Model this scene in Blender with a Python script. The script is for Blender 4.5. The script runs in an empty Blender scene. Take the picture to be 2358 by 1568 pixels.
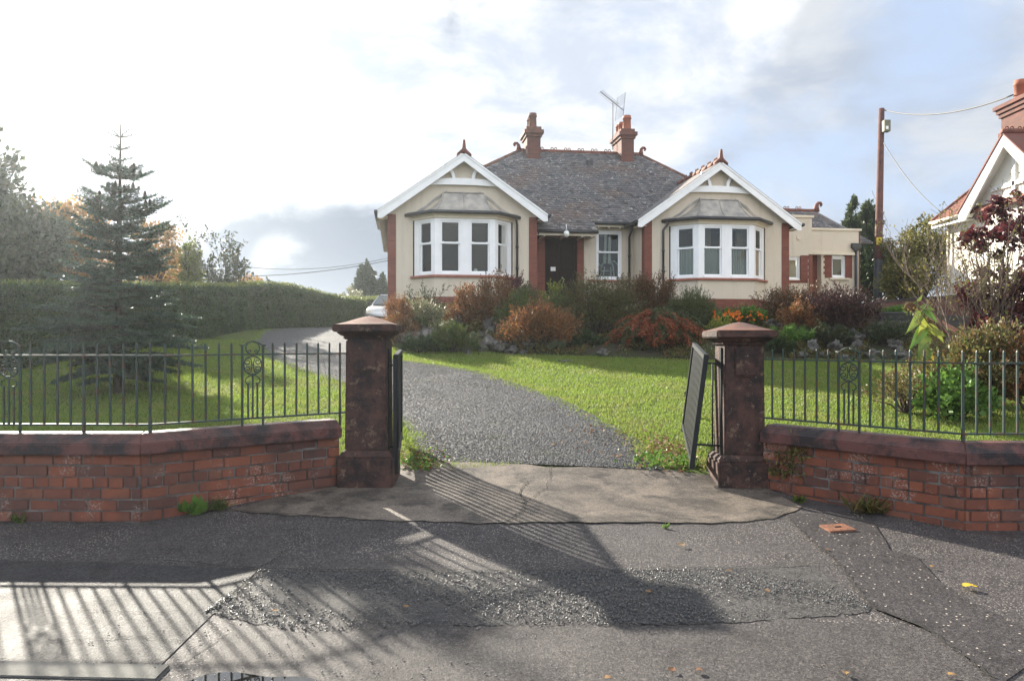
import bpy, bmesh, math, random
import numpy as np
from mathutils import Vector, Matrix
sc = bpy.context.scene
R = math.radians
# ------------------------------------------------------------------ camera, sky, sun, exposure
cam_d = bpy.data.cameras.new('camera'); cam = bpy.data.objects.new('camera', cam_d)
sc.collection.objects.link(cam); sc.camera = cam
cam.location = (0, 0, 1.6); cam.rotation_euler = (R(90), 0, 0)
cam_d.sensor_width = 36; cam_d.lens = 1798/2358*36; cam_d.clip_start = .1; cam_d.clip_end = 3000
SUN_EL, SUN_AZ = R(23.5), R(-35.8)          # azimuth from +Y, negative = to the left
sun_dir = Vector((math.sin(SUN_AZ)*math.cos(SUN_EL), math.cos(SUN_AZ)*math.cos(SUN_EL), math.sin(SUN_EL)))
sun_d = bpy.data.lights.new('sun', 'SUN'); sun = bpy.data.objects.new('sun', sun_d); sc.collection.objects.link(sun)
sun_d.energy = 5.0; sun_d.angle = R(.8); sun_d.color = (1, .93, .80)
sun.rotation_euler = (-sun_dir).to_track_quat('-Z', 'Y').to_euler(); sun.location = (-20, 30, 30)
sc.view_settings.view_transform = 'Standard'; sc.view_settings.look = 'None'
sc.view_settings.exposure = 1.72; sc.view_settings.gamma = 1; sc.view_settings.use_curve_mapping = False

def skydir(u, v): return Vector(((u-1179)/1798, 1, (784-v)/1798)).normalized()
w = bpy.data.worlds.new('World'); sc.world = w; w.use_nodes = True
nt = w.node_tree; N = nt.nodes; L = nt.links; N.clear()
def nd(t, **kw):
    n = N.new(t)
    for k, v in kw.items(): setattr(n, k, v)
    return n
out = nd('ShaderNodeOutputWorld'); bg = nd('ShaderNodeBackground'); bg.inputs[1].default_value = .10
KD = 1/(.10*2**1.6)                       # display white in sky units
L.new(bg.outputs[0], out.inputs[0])
sky = nd('ShaderNodeTexSky'); sky.sky_type = 'NISHITA'; sky.sun_disc = False
sky.sun_elevation = SUN_EL; sky.sun_rotation = SUN_AZ; sky.dust_density = 2.0
tc = nd('ShaderNodeTexCoord')
def vmul(src, s):
    n = nd('ShaderNodeVectorMath', operation='MULTIPLY'); n.inputs[1].default_value = s; L.new(src, n.inputs[0]); return n.outputs[0]
def noise(src, scale, detail=6, rough=.55, dist=0):
    n = nd('ShaderNodeTexNoise'); n.inputs['Scale'].default_value = scale; n.inputs['Detail'].default_value = detail
    n.inputs['Roughness'].default_value = rough; n.inputs['Distortion'].default_value = dist; L.new(src, n.inputs['Vector']); return n.outputs[0]
def mr(src, a, b, c=0, d=1, smooth=True):
    n = nd('ShaderNodeMapRange'); n.interpolation_type = 'SMOOTHSTEP' if smooth else 'LINEAR'
    for i, x in enumerate((a, b, c, d)): n.inputs[i+1].default_value = x
    L.new(src, n.inputs[0]); return n.outputs[0]
def mth(op, a, b=None):
    n = nd('ShaderNodeMath', operation=op)
    for i, x in enumerate((a, b)):
        if x is None: continue
        if isinstance(x, (int, float)): n.inputs[i].default_value = x
        else: L.new(x, n.inputs[i])
    return n.outputs[0]
def mixc(f, a, b):
    n = nd('ShaderNodeMix', data_type='RGBA')
    for i, x in ((0, f), (6, a), (7, b)):
        if isinstance(x, (int, float)): n.inputs[i].default_value = x
        elif isinstance(x, tuple): n.inputs[i].default_value = (*x, 1)
        else: L.new(x, n.inputs[i])
    return n.outputs[2]
def lobe(d, r_deg):                      # 1 towards d, falling to 0 at r_deg
    n = nd('ShaderNodeVectorMath', operation='DOT_PRODUCT'); L.new(tc.outputs['Generated'], n.inputs[0]); n.inputs[1].default_value = d
    return mr(n.outputs['Value'], math.cos(R(r_deg)), 1)
g = tc.outputs['Generated']
n1 = noise(vmul(g, (1, 1, 2.2)), 3.1, 8, .58, .25)
n2 = noise(vmul(g, (1, 1, 1.9)), 6.0, 8, .6, .3)
# places where the sky is clear and where the heavy clouds hang
bias = mth('ADD', n1, mth('MULTIPLY', lobe(skydir(450, 150), 34), .26))
bias = mth('SUBTRACT', bias, mth('MULTIPLY', lobe(skydir(2000, 330), 11), .07))
bias = mth('SUBTRACT', bias, mth('MULTIPLY', lobe(skydir(1700, 420), 9), .08))
bias = mth('SUBTRACT', bias, mth('MULTIPLY', lobe(skydir(2150, -10), 8), .14))
bias = mth('ADD', bias, mth('MULTIPLY', lobe(skydir(680, 600), 14), .3))
bias = mth('ADD', bias, mth('MULTIPLY', lobe(skydir(1700, 60), 15), .12))
cloud = mr(bias, .31, .55)
def bank(d, r_, k, lo, hi):               # a cloud bank with a ragged, billowing edge
    return mr(mth('ADD', lobe(d, r_), mth('MULTIPLY', mth('SUBTRACT', n3, .5), k)), lo, hi)
n3 = noise(vmul(g, (1, 1, 1.6)), 5.2, 9, .58, .35)
heavy = mth('MAXIMUM', bank(skydir(720, 835), 14.0, 1.5, .10, .50), mth('MAXIMUM', mth('MULTIPLY', bank(skydir(2150, 430), 19, 2.6, .25, .8), .42), mth('MULTIPLY', mr(noise(vmul(g, (1, 1, 2.0)), 4.2, 7, .6), .58, .74), .10)))
puff = mth('MULTIPLY', lobe(skydir(655, 600), 2.6), mr(n3, .42, .60))
heavy = mth('SUBTRACT', heavy, mth('MULTIPLY', puff, .7))
def dsp(r_, g_, b_): return (r_*KD, g_*KD, b_*KD)
white = mixc(mr(n2, .36, .60), dsp(.66, .73, .85), dsp(1.0, 1.02, 1.04))
ccol = mixc(heavy, white, dsp(.30, .36, .45))
blue = mixc(.88, sky.outputs[0], dsp(.52, .64, .86))     # thin veil of high cloud over the blue
col = mixc(cloud, blue, ccol)
glow = mth('ADD', mth('MULTIPLY', lobe(sun_dir, 30), .12), mth('MULTIPLY', lobe(sun_dir, 12), .5))
gl = nd('ShaderNodeVectorMath', operation='SCALE'); gl.inputs[0].default_value = dsp(1.0, .98, .95); L.new(glow, gl.inputs['Scale'])
ad = nd('ShaderNodeVectorMath', operation='ADD'); L.new(col, ad.inputs[0]); L.new(gl.outputs[0], ad.inputs[1])
# unseen sky behind the camera scaled up as added fill for the shaded fronts
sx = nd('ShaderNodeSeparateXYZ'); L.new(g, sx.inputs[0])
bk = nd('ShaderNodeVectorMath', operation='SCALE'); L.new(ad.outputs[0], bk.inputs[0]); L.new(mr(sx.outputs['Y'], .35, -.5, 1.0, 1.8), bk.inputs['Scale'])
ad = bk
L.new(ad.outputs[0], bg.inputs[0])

# ------------------------------------------------------------------ helpers
rnd = random.Random(7); rng = np.random.default_rng(11)
def at(u, v, Y): return Vector(((u-1179)/1798*Y, Y, 1.6-(v-784)/1798*Y))
def ss(a, b, x):
    t = np.clip((np.asarray(x, float)-a)/(b-a), 0, 1); return t*t*(3-2*t)
def Hp(X, Y):
    return .0235*(np.asarray(Y, float)-3) + .09*(1-.75*ss(-1, 2, X))*ss(5.6, 7.6, Y)
def zt(Y):
    Y = np.asarray(Y, float)
    return np.where(Y < 22, .2+.118*(Y-7.6), np.minimum(1.9+.03*(Y-22), 2.5))
def H(X, Y):
    t = ss(7.2, 8.3, Y); return Hp(X, Y)*(1-t) + zt(Y)*t
FOOT = [(-4.4, 19.4), (-2.66, 18.1), (-1.2, 17.4), (1.04, 16.8), (3.77, 16.1), (7.3, 16.1), (14, 15.2)]
def foot(X): return np.interp(X, [p[0] for p in FOOT], [p[1] for p in FOOT])
def Hb(X, Y):                             # rockery bank over the lawn
    X = np.asarray(X, float); Y = np.asarray(Y, float)
    h = H(X, Y); d = Y-foot(X)
    lump = .06*np.sin(X*3.1+1)*np.sin(Y*2.7)+.04*np.sin(X*7.3)*np.sin(Y*6.1+2)
    top = np.maximum(h, 2.34-.55*ss(8.7, 9.8, X)*(1-ss(22.5, 25, Y)))
    r = ss(-.3, 4.6, d)
    k = ss(-4.2, -2.9, X)
    return h + (top-h)*r*k + lump*k*ss(0, .5, d)*(1-ss(3.2, 4.2, d)) + .06*k*ss(-.1, .25, d) - .04*(1-k*ss(-.15, .1, d))
def gp(u, v, f=H):                        # where the line of sight through (u, v) meets the ground
    k, m = (u-1179)/1798, (v-784)/1798
    lo = 2.0
    Y = lo
    while Y < 60:
        if 1.6-m*Y <= f(k*Y, Y): break
        Y += .05
    a, b = Y-.05, Y
    for _ in range(25):
        c = (a+b)/2
        if 1.6-m*c <= f(k*c, c): b = c
        else: a = c
    return Vector((k*b, b, float(f(k*b, b))))

def link(o): sc.collection.objects.link(o); return o
def adopt(o, parent):
    if parent is not None:
        o.parent = parent; o.matrix_parent_inverse = Matrix.Translation(parent['_p'] if '_p' in parent else (0, 0, 0)).inverted()
    return o
def thing(name, label, cat, loc=(0, 0, 0), group=None):
    o = link(bpy.data.objects.new(name, None)); o.location = loc; o['_p'] = tuple(float(x) for x in loc)
    o.empty_display_size = .2; return tag(o, label, cat, group)
def tag(o, label=None, cat=None, group=None, kind=None):
    if label: o['label'] = label
    if cat: o['category'] = cat
    if group: o['group'] = group
    if kind: o['kind'] = kind
    return o
def fin(o):
    return o
class MB:
    def __init__(s, tf=None): s.v = []; s.f = []; s.tf = tf; s.sm = []
    def add(s, vs, fs, smooth=False, tf=None):
        b = len(s.v)
        for p in vs:
            p = Vector(p)
            if tf: p = tf(p)
            if s.tf: p = s.tf(p)
            s.v.append(p)
        for f in fs: s.f.append([b+i for i in f]); s.sm.append(smooth)
        return s
    def box(s, a, b, tf=None):            # two opposite corners
        x0, y0, z0 = (min(a[i], b[i]) for i in range(3)); x1, y1, z1 = (max(a[i], b[i]) for i in range(3))
        return s.add([(x0,y0,z0),(x1,y0,z0),(x1,y1,z0),(x0,y1,z0),(x0,y0,z1),(x1,y0,z1),(x1,y1,z1),(x0,y1,z1)],
                     [(3,2,1,0),(4,5,6,7),(0,1,5,4),(1,2,6,5),(2,3,7,6),(3,0,4,7)], tf=tf)
    def hexa(s, p, tf=None):              # 8 corners, bottom ring then top ring
        return s.add(p, [(3,2,1,0),(4,5,6,7),(0,1,5,4),(1,2,6,5),(2,3,7,6),(3,0,4,7)], tf=tf)
    def frust(s, c, w0, d0, w1, d1, z0, z1, tf=None):
        x, y = c
        return s.hexa([(x-w0/2,y-d0/2,z0),(x+w0/2,y-d0/2,z0),(x+w0/2,y+d0/2,z0),(x-w0/2,y+d0/2,z0),
                       (x-w1/2,y-d1/2,z1),(x+w1/2,y-d1/2,z1),(x+w1/2,y+d1/2,z1),(x-w1/2,y+d1/2,z1)], tf)
    def prism(s, poly, ext, tf=None):     # polygon of 3D points pushed along ext
        n = len(poly); e = Vector(ext); P = [Vector(p) for p in poly]
        vs = P+[p+e for p in P]
        fs = [tuple(range(n))[::-1], tuple(range(n, 2*n))]+[(i, (i+1) % n, n+(i+1) % n, n+i) for i in range(n)]
        return s.add(vs, fs, tf=tf)
    def tube(s, pts, r, n=6, smooth=True, cap=True, tf=None, flat=None):
        P = [Vector(p) for p in pts]; rr = r if isinstance(r, (list, tuple)) else [r]*len(P)
        vs = []; prev = None
        for i, p in enumerate(P):
            t = (P[min(i+1, len(P)-1)]-P[max(i-1, 0)])
            if t.length < 1e-9: t = Vector((0, 0, 1))
            t.normalize()
            if prev is None:
                a = t.cross(Vector((0, 1, 0)) if abs(t.y) < .9 else Vector((1, 0, 0))).normalized()
            else:
                a = (prev-t*prev.dot(t))
                a = a.normalized() if a.length > 1e-6 else t.orthogonal().normalized()
            prev = a; b = t.cross(a)
            for k in range(n):
                an = 2*math.pi*(k+.5)/n
                vs.append(p+(a*math.cos(an)+b*math.sin(an)*(flat or 1))*rr[i])
        fs = [(i*n+k, i*n+(k+1) % n, (i+1)*n+(k+1) % n, (i+1)*n+k) for i in range(len(P)-1) for k in range(n)]
        if cap: fs += [tuple(range(n))[::-1], tuple((len(P)-1)*n+k for k in range(n))]
        return s.add(vs, fs, smooth, tf=tf)
    def lathe(s, c, prof, n=16, smooth=True, tf=None):   # prof: (r, z)
        vs = [(c[0]+r*math.cos(2*math.pi*k/n), c[1]+r*math.sin(2*math.pi*k/n), c[2]+z) for r, z in prof for k in range(n)]
        fs = [(i*n+k, i*n+(k+1) % n, (i+1)*n+(k+1) % n, (i+1)*n+k) for i in range(len(prof)-1) for k in range(n)]
        fs += [tuple(range(n))[::-1], tuple((len(prof)-1)*n+k for k in range(n))]
        return s.add(vs, fs, smooth, tf=tf)
    def build(s, name, m, parent=None, bevel=0, flip=True):
        me = bpy.data.meshes.new(name); me.from_pydata(s.v, [], s.f)
        me.polygons.foreach_set('use_smooth', s.sm)
        if flip:
            bm = bmesh.new(); bm.from_mesh(me); bmesh.ops.recalc_face_normals(bm, faces=bm.faces)
            if bevel: bmesh.ops.bevel(bm, geom=bm.edges[:], offset=bevel, segments=2, affect='EDGES', clamp_overlap=True)
            bm.to_mesh(me); bm.free()
        uv = me.uv_layers.new(name='UVMap').data
        for p in me.polygons:
            nrm = p.normal
            t = Vector((0, 0, 1)).cross(nrm)
            t = t.normalized() if t.length > .02 else Vector((1, 0, 0))
            b = nrm.cross(t)
            for li in p.loop_indices:
                co = me.vertices[me.loops[li].vertex_index].co
                uv[li].uv = (co.dot(t), co.dot(b))
        me.materials.append(m); me.update()
        o = link(bpy.data.objects.new(name, me)); return adopt(o, parent)
def np_mesh(name, V, F, m, parent=None, smooth=False):
    V = np.ascontiguousarray(V, np.float32); F = np.ascontiguousarray(F, np.int32); n, k = F.shape
    me = bpy.data.meshes.new(name); me.vertices.add(len(V)); me.loops.add(n*k); me.polygons.add(n)
    me.vertices.foreach_set('co', V.ravel()); me.loops.foreach_set('vertex_index', F.ravel())
    me.polygons.foreach_set('loop_start', np.arange(0, n*k, k, dtype=np.int32))
    if smooth: me.polygons.foreach_set('use_smooth', np.ones(n, bool))
    me.update(calc_edges=True); me.validate(); me.materials.append(m)
    o = link(bpy.data.objects.new(name, me)); return adopt(o, parent)
def norm(a): return a/np.maximum(np.linalg.norm(a, axis=-1, keepdims=True), 1e-9)
def leaves(name, P, A, m, parent, ln, wd, jit=.35, seed=0, nrm=None, fold=.0, rnd_=False):
    """one diamond leaf per point P, pointing along A"""
    r = np.random.default_rng(seed); n = len(P)
    A = norm(A); ln = ln*r.uniform(1-jit, 1+jit, n)[:, None]; wd = wd*r.uniform(1-jit, 1+jit, n)[:, None]
    q = r.normal(size=(n, 3)) if nrm is None else nrm
    B = norm(np.cross(A, q)); C = np.cross(A, B)
    if rnd_:
        V = np.stack([P, P+A*ln*.2+B*wd*.38, P+A*ln*.55+B*wd*.5+C*wd*fold, P+A*ln*.9+B*wd*.3+C*wd*fold, P+A*ln, P+A*ln*.9-B*wd*.3+C*wd*fold, P+A*ln*.55-B*wd*.5+C*wd*fold, P+A*ln*.2-B*wd*.38], 1).reshape(-1, 3)
        return np_mesh(name, V, np.arange(8*n).reshape(n, 8), m, parent)
    V = np.stack([P, P+A*ln*.45+B*wd/2+C*wd*fold, P+A*ln, P+A*ln*.45-B*wd/2+C*wd*fold], 1).reshape(-1, 3)
    F = np.arange(4*n).reshape(n, 4)
    return np_mesh(name, V, F, m, parent)

# ------------------------------------------------------------------ materials
MATS = {}
class NT:
    def __init__(s, name):
        s.m = bpy.data.materials.new(name); s.m.use_nodes = True; s.t = s.m.node_tree; s.t.nodes.clear()
        s.out = s.n('ShaderNodeOutputMaterial'); s.b = s.n('ShaderNodeBsdfPrincipled'); s.l(s.b.outputs[0], s.out.inputs[0])
        s.tc = s.n('ShaderNodeTexCoord'); s.obj = s.tc.outputs['Object']; s.uv = s.tc.outputs['UV']
    def n(s, t, **kw):
        n = s.t.nodes.new(t)
        for k, v in kw.items(): setattr(n, k, v)
        return n
    def l(s, a, b): s.t.links.new(a, b)
    def put(s, sock, x):
        if isinstance(x, (int, float)): sock.default_value = x
        elif isinstance(x, tuple): sock.default_value = (*x, 1) if len(x) == 3 and sock.type == 'RGBA' else x
        else: s.l(x, sock)
    def noise(s, scale, detail=4, rough=.55, dist=0, src=None):
        n = s.n('ShaderNodeTexNoise'); n.inputs['Scale'].default_value = scale; n.inputs['Detail'].default_value = detail
        n.inputs['Roughness'].default_value = rough; n.inputs['Distortion'].default_value = dist
        s.l(src or s.obj, n.inputs['Vector']); return n.outputs[0]
    def vor(s, scale, out='Distance', src=None, rnd=1.0):
        n = s.n('ShaderNodeTexVoronoi'); n.inputs['Scale'].default_value = scale; n.inputs['Randomness'].default_value = rnd
        s.l(src or s.obj, n.inputs['Vector']); return n.outputs[out]
    def mr(s, src, a, b, c=0, d=1):
        n = s.n('ShaderNodeMapRange')
        for i, x in enumerate((a, b, c, d)): n.inputs[i+1].default_value = x
        s.l(src, n.inputs[0]); return n.outputs[0]
    def math(s, op, a, b=0.0):
        n = s.n('ShaderNodeMath', operation=op); s.put(n.inputs[0], a); s.put(n.inputs[1], b); return n.outputs[0]
    def mix(s, f, a, b, mode='MIX'):
        n = s.n('ShaderNodeMix', data_type='RGBA', blend_type=mode); s.put(n.inputs[0], f); s.put(n.inputs[6], a); s.put(n.inputs[7], b); return n.outputs[2]
    def ramp(s, f, cols, const=False):
        n = s.n('ShaderNodeValToRGB'); cr = n.color_ramp
        if const: cr.interpolation = 'CONSTANT'
        k = len(cols)
        while len(cr.elements) < k: cr.elements.new(.5)
        for i, c in enumerate(cols):
            cr.elements[i].position = i/k if const else i/max(k-1, 1); cr.elements[i].color = (*c, 1)
        s.l(f, n.inputs[0]); return n.outputs[0]
    def island(s): return s.n('ShaderNodeNewGeometry').outputs['Random Per Island']
    def bump(s, h, strength=.5, dist=.01, prev=None):
        n = s.n('ShaderNodeBump'); n.inputs['Strength'].default_value = strength; n.inputs['Distance'].default_value = dist
        s.l(h, n.inputs['Height'])
        if prev is not None: s.l(prev, n.inputs['Normal'])
        return n.outputs[0]
    def done(s, col, rough=.7, nrm=None, spec=.5, metal=0.0):
        s.put(s.b.inputs['Base Color'], col); s.put(s.b.inputs['Roughness'], rough)
        s.b.inputs['Specular IOR Level'].default_value = spec; s.b.inputs['Metallic'].default_value = metal
        if nrm is not None: s.l(nrm, s.b.inputs['Normal'])
        return s.m
def mat_plain(name, c1, c2=None, scale=3, rough=.6, bump=.15, bscale=40, spec=.4, dist=.004, metal=0.0):
    t = NT(name); c2 = c2 or tuple(x*.75 for x in c1)
    f = t.mr(t.noise(scale, 6), .35, .65)
    col = t.mix(f, c1, c2)
    return t.done(col, rough, t.bump(t.noise(bscale, 4), bump, dist), spec, metal)
def mat_leaf(name, cols, trans=.3, rough=.5, patch=.4, pscale=2.0):
    t = NT(name)
    f = t.math('ADD', t.math('MULTIPLY', t.island(), 1-patch), t.math('MULTIPLY', t.mr(t.noise(pscale, 3), .3, .7), patch))
    col = t.ramp(f, cols)
    t.done(col, rough, None, .35)
    tr = t.n('ShaderNodeBsdfTranslucent'); t.l(col, tr.inputs[0])
    mx = t.n('ShaderNodeMixShader'); mx.inputs[0].default_value = trans
    t.l(t.b.outputs[0], mx.inputs[1]); t.l(tr.outputs[0], mx.inputs[2]); t.l(mx.outputs[0], t.out.inputs[0])
    return t.m
def mat_brick(name, c1, c2, mortar, bw=.24, bh=.085, ms=.010, bump=.6, dirt=.35, wave=.0):
    t = NT(name); br = t.n('ShaderNodeTexBrick')
    src = t.uv
    if wave:
        nz = t.n('ShaderNodeTexNoise'); nz.inputs['Scale'].default_value = 6; t.l(t.uv, nz.inputs['Vector'])
        vm = t.n('ShaderNodeVectorMath', operation='SCALE'); vm.inputs['Scale'].default_value = wave; t.l(nz.outputs[1], vm.inputs[0])
        va = t.n('ShaderNodeVectorMath', operation='ADD'); t.l(t.uv, va.inputs[0]); t.l(vm.outputs[0], va.inputs[1]); src = va.outputs[0]
    t.l(src, br.inputs['Vector']); br.inputs['Scale'].default_value = 1
    br.inputs['Brick Width'].default_value = bw; br.inputs['Row Height'].default_value = bh; br.inputs['Mortar Size'].default_value = ms
    br.inputs['Mortar Smooth'].default_value = .3; br.inputs['Bias'].default_value = 0
    for k, c in (('Color1', c1), ('Color2', c2), ('Mortar', mortar)): br.inputs[k].default_value = (*c, 1)
    col = t.mix(t.mr(t.noise(2.2, 6), .4, .75, 0, dirt), br.outputs[0], tuple(x*.35 for x in c1))
    b1 = t.bump(t.math('SUBTRACT', 1.0, br.outputs[1]), bump, .01)
    return t.done(col, .8, t.bump(t.noise(70, 4), .35, .004, b1), .3)

M = {}
# roughcast in cream paint
t = NT('cream_roughcast'); nz = t.noise(38, 5, .65)
mp_ = t.n('ShaderNodeMapping'); mp_.inputs['Scale'].default_value = (5, 5, .45); t.l(t.obj, mp_.inputs['Vector']); strk = t.mr(t.noise(1.0, 6, .7, 0, mp_.outputs[0]), .52, .72, 0, .42)
M['cream'] = t.done(t.mix(strk, t.mix(t.mr(t.noise(.9, 6), .35, .75, 0, .6), (.64, .56, .445), (.53, .455, .35)), (.40, .345, .265)), .85, t.bump(nz, 1.0, .016), .25)
M['cream_smooth'] = mat_plain('cream_paint', (.68, .60, .46), (.60, .52, .39), 2, .6, .1)
M['white_wall'] = mat_plain('white_render', (.80, .77, .69), (.75, .72, .64), 1.2, .75, .6, 45, .3, .01)
M['white'] = mat_plain('white_gloss_paint', (.82, .82, .80), (.74, .74, .72), 3, .35, .05, 60, .5)
M['pvc'] = mat_plain('white_frame_paint', (.84, .84, .83), (.79, .79, .78), 4, .3, .03, 60, .5)
M['black'] = mat_plain('black_gutter_paint', (.022, .022, .024), (.035, .034, .034), 6, .4, .1, 50, .5)
M['lead'] = mat_plain('weathered_lead', (.40, .36, .31), (.22, .21, .19), 3.5, .55, .2, 20, .4)
M['redbrick'] = mat_brick('smooth_red_brick', (.21, .068, .044), (.16, .05, .034), (.18, .085, .064), .23, .075, .006, .35, .2)
M['chimney_brick'] = mat_brick('chimney_brick', (.165, .055, .038), (.105, .04, .03), (.12, .08, .062), .23, .075, .008, .5, .3)
M['terracotta'] = mat_plain('terracotta', (.21, .075, .045), (.12, .048, .034), 5, .75, .2, 30, .3)
M['pot'] = mat_plain('clay_chimney_pot', (.32, .105, .055), (.22, .07, .04), 5, .7, .15, 30, .3)
M['oldclay'] = mat_plain('sooty_clay', (.10, .06, .045), (.20, .09, .06), 5, .8, .2, 30, .3)
M['doorwood'] = mat_plain('dark_stained_door', (.016, .010, .009), (.026, .016, .012), 8, .7, .2, 30, .08)
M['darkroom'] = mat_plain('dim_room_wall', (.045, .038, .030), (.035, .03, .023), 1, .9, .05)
M['sandstone_sill'] = mat_plain('red_stone_sill', (.36, .15, .10), (.28, .11, .075), 6, .8, .3, 40, .3)
M['iron'] = None
t = NT('dark_green_iron'); f = t.mr(t.noise(14, 6, .7), .50, .64)
M['iron'] = t.done(t.mix(f, (.026, .046, .038), (.085, .040, .026)), t.mr(f, 0, 1, .48, .8), t.bump(t.noise(160, 3), .3, .002), .3)
M['gateblack'] = mat_plain('black_gate_paint', (.012, .014, .015), (.018, .020, .021), 9, .5, .1, 80, .2)
# slates, one colour each, with lichen
t = NT('roof_slate'); isl = t.island()
base = t.ramp(isl, [(.078, .078, .080), (.15, .135, .13), (.095, .088, .097), (.175, .155, .145), (.108, .110, .115), (.055, .053, .055)])
rust = t.mix(t.mr(t.noise(.8, 4, .6), .5, .70, 0, .6), base, (.17, .10, .07))
lich = t.mr(t.noise(6.5, 6, .75), .585, .62); lich2 = t.mr(t.noise(1.1, 5, .65), .60, .75, 0, .5)
col = t.mix(lich2, t.mix(lich, rust, (.42, .41, .36)), (.16, .15, .09))
M['slate'] = t.done(col, .62, t.bump(t.noise(40, 5), .4, .006), .4)
t = NT('red_roof_tile'); base = t.ramp(t.island(), [(.17, .058, .038), (.22, .075, .048), (.14, .05, .038)])
M['redtile'] = t.done(t.mix(t.mr(t.noise(2, 5), .5, .7, 0, .4), base, (.12, .08, .06)), .75, None, .3)
# window glass
t = NT('window_glass'); t.t.nodes.remove(t.b)
gl = t.n('ShaderNodeBsdfGlossy'); gl.inputs['Roughness'].default_value = .02; tr = t.n('ShaderNodeBsdfTransparent'); tr.inputs[0].default_value = (.80, .84, .82, 1)
fr = t.n('ShaderNodeFresnel'); fr.inputs[0].default_value = 1.38; mx = t.n('ShaderNodeMixShader')
t.l(fr.outputs[0], mx.inputs[0]); t.l(tr.outputs[0], mx.inputs[1]); t.l(gl.outputs[0], mx.inputs[2]); t.l(mx.outputs[0], t.out.inputs[0]); M['glass'] = t.m
t = NT('net_curtain'); t.done((.78, .77, .72), .9); tr = t.n('ShaderNodeBsdfTranslucent'); tr.inputs[0].default_value = (.75, .74, .7, 1); mx = t.n('ShaderNodeMixShader'); mx.inputs[0].default_value = .4
t.l(t.b.outputs[0], mx.inputs[1]); t.l(tr.outputs[0], mx.inputs[2]); t.l(mx.outputs[0], t.out.inputs[0]); M['net'] = t.m
M['drape'] = mat_plain('drape_cloth', (.42, .33, .22), (.34, .26, .18), 6, .9, .1)
# garden wall brick: every brick its own colour, salt bloom and soot
t = NT('garden_brick'); base = t.ramp(t.island(), [(.135, .046, .028), (.20, .064, .034), (.16, .052, .030), (.085, .038, .030), (.21, .078, .044)])
soot = t.mix(t.mr(t.noise(2.3, 6, .65), .46, .70, 0, .8), base, (.045, .028, .025))
salt = t.math('MULTIPLY', t.mr(t.noise(3.4, 3), .54, .62), t.mr(t.noise(55, 5, .7), .50, .60))
col = t.mix(t.math('MULTIPLY', salt, .6), soot, (.36, .30, .26))
M['gardenbrick'] = t.done(col, .8, t.bump(t.noise(48, 6, .7), .7, .008), .35)
t = NT('old_mortar'); M['mortar'] = t.done(t.mix(t.mr(t.noise(5, 5), .4, .65), (.06, .05, .045), (.17, .16, .15)), .9, t.bump(t.noise(60, 5), .8, .01), .2)
# weathered red sandstone
t = NT('red_sandstone'); f = t.mr(t.noise(5.2, 8, .74), .40, .60)
col = t.mix(f, (.022, .016, .0155), (.080, .040, .031)); g2 = t.math('MULTIPLY', t.mr(t.noise(8.5, 6, .72), .57, .63), .7)
col = t.mix(g2, col, (.17, .11, .075)); g3 = t.mr(t.noise(26, 5, .6), .69, .72)
col = t.mix(g3, col, (.30, .27, .23))
M['sandstone'] = t.done(col, .72, t.bump(t.noise(38, 8, .75), .9, .016), .25)
t = NT('red_sandstone_coping'); f = t.mr(t.noise(3.4, 8, .74, .3), .43, .57)
col = t.mix(f, (.022, .016, .017), (.115, .045, .038)); col = t.mix(t.mr(t.noise(18, 6, .7), .66, .72), col, (.18, .14, .12))
M['coping'] = t.done(col, t.mr(t.noise(6, 4), .3, .7, .25, .6), t.bump(t.noise(40, 8, .75), .9, .014), .3)
t = NT('red_sandstone_cap'); f = t.mr(t.noise(4.0, 7, .66), .36, .62)
M['capstone'] = t.done(t.mix(f, (.065, .036, .029), (.155, .066, .043)), .75, t.bump(t.noise(40, 6, .68), .6, .01), .35)
def asphalt(name, base, chip, chipscale, chipcut, bumpd, rough, wetlo=None, seedscale=1.3, chipmask=True, bscale=90, spec=.12):
    t = NT(name); big = t.mr(t.noise(seedscale, 6, .6), .35, .68)
    c = t.mix(big, base, tuple(x*.62 for x in base)); c = t.mix(t.mr(t.noise(75, 5, .7), .35, .65, 0, .9), c, tuple(x*2.1 for x in base)); c = t.mix(t.mr(t.noise(4.5, 6, .7), .52, .68, 0, .55), c, tuple(x*.55 for x in base))
    vd = t.vor(chipscale); vc = t.vor(chipscale, 'Color')
    cm = t.math('MULTIPLY', t.mr(vd, chipcut*.75, chipcut, 1, 0), t.mr(t.math('MULTIPLY', vc, 1.0), .45, .5))
    if chipmask: cm = t.math('MULTIPLY', cm, t.mr(t.noise(1.7, 4), .42, .62, .25, 1))
    c = t.mix(.62, c, t.mix(1.0, c, t.ramp(t.vor(bscale*.85, 'Color'), [(.25, .25, .25), (.7, .7, .7), (1.0, 1.0, 1.0), (1.6, 1.55, 1.5), (2.6, 2.5, 2.4)]), 'MULTIPLY'))
    c = t.mix(cm, c, chip)
    r = t.mr(t.noise(1.1, 5, .6), .38, .62, wetlo if wetlo is not None else rough*.8, rough)
    h = t.math('ADD', t.noise(bscale, 5, .7), t.math('MULTIPLY', cm, .4))
    return t.done(c, r, t.bump(h, .8, bumpd), spec)
M['pavement'] = asphalt('speckled_pavement', (.042, .038, .038), (.36, .32, .28), 62, .36, .016, .66, .46)
M['slab'] = asphalt('wet_footpath_asphalt', (.032, .031, .032), (.13, .12, .11), 70, .3, .030, .66, .46, 2.2, spec=.14, bscale=70)
M['roadtar'] = asphalt('old_road_asphalt', (.044, .040, .039), (.22, .19, .17), 85, .24, .016, .66, .45, 1.1)
M['patch'] = asphalt('dark_trench_asphalt', (.034, .031, .031), (.50, .43, .34), 24, .17, .008, .55, .40, 2.0, False)
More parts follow.
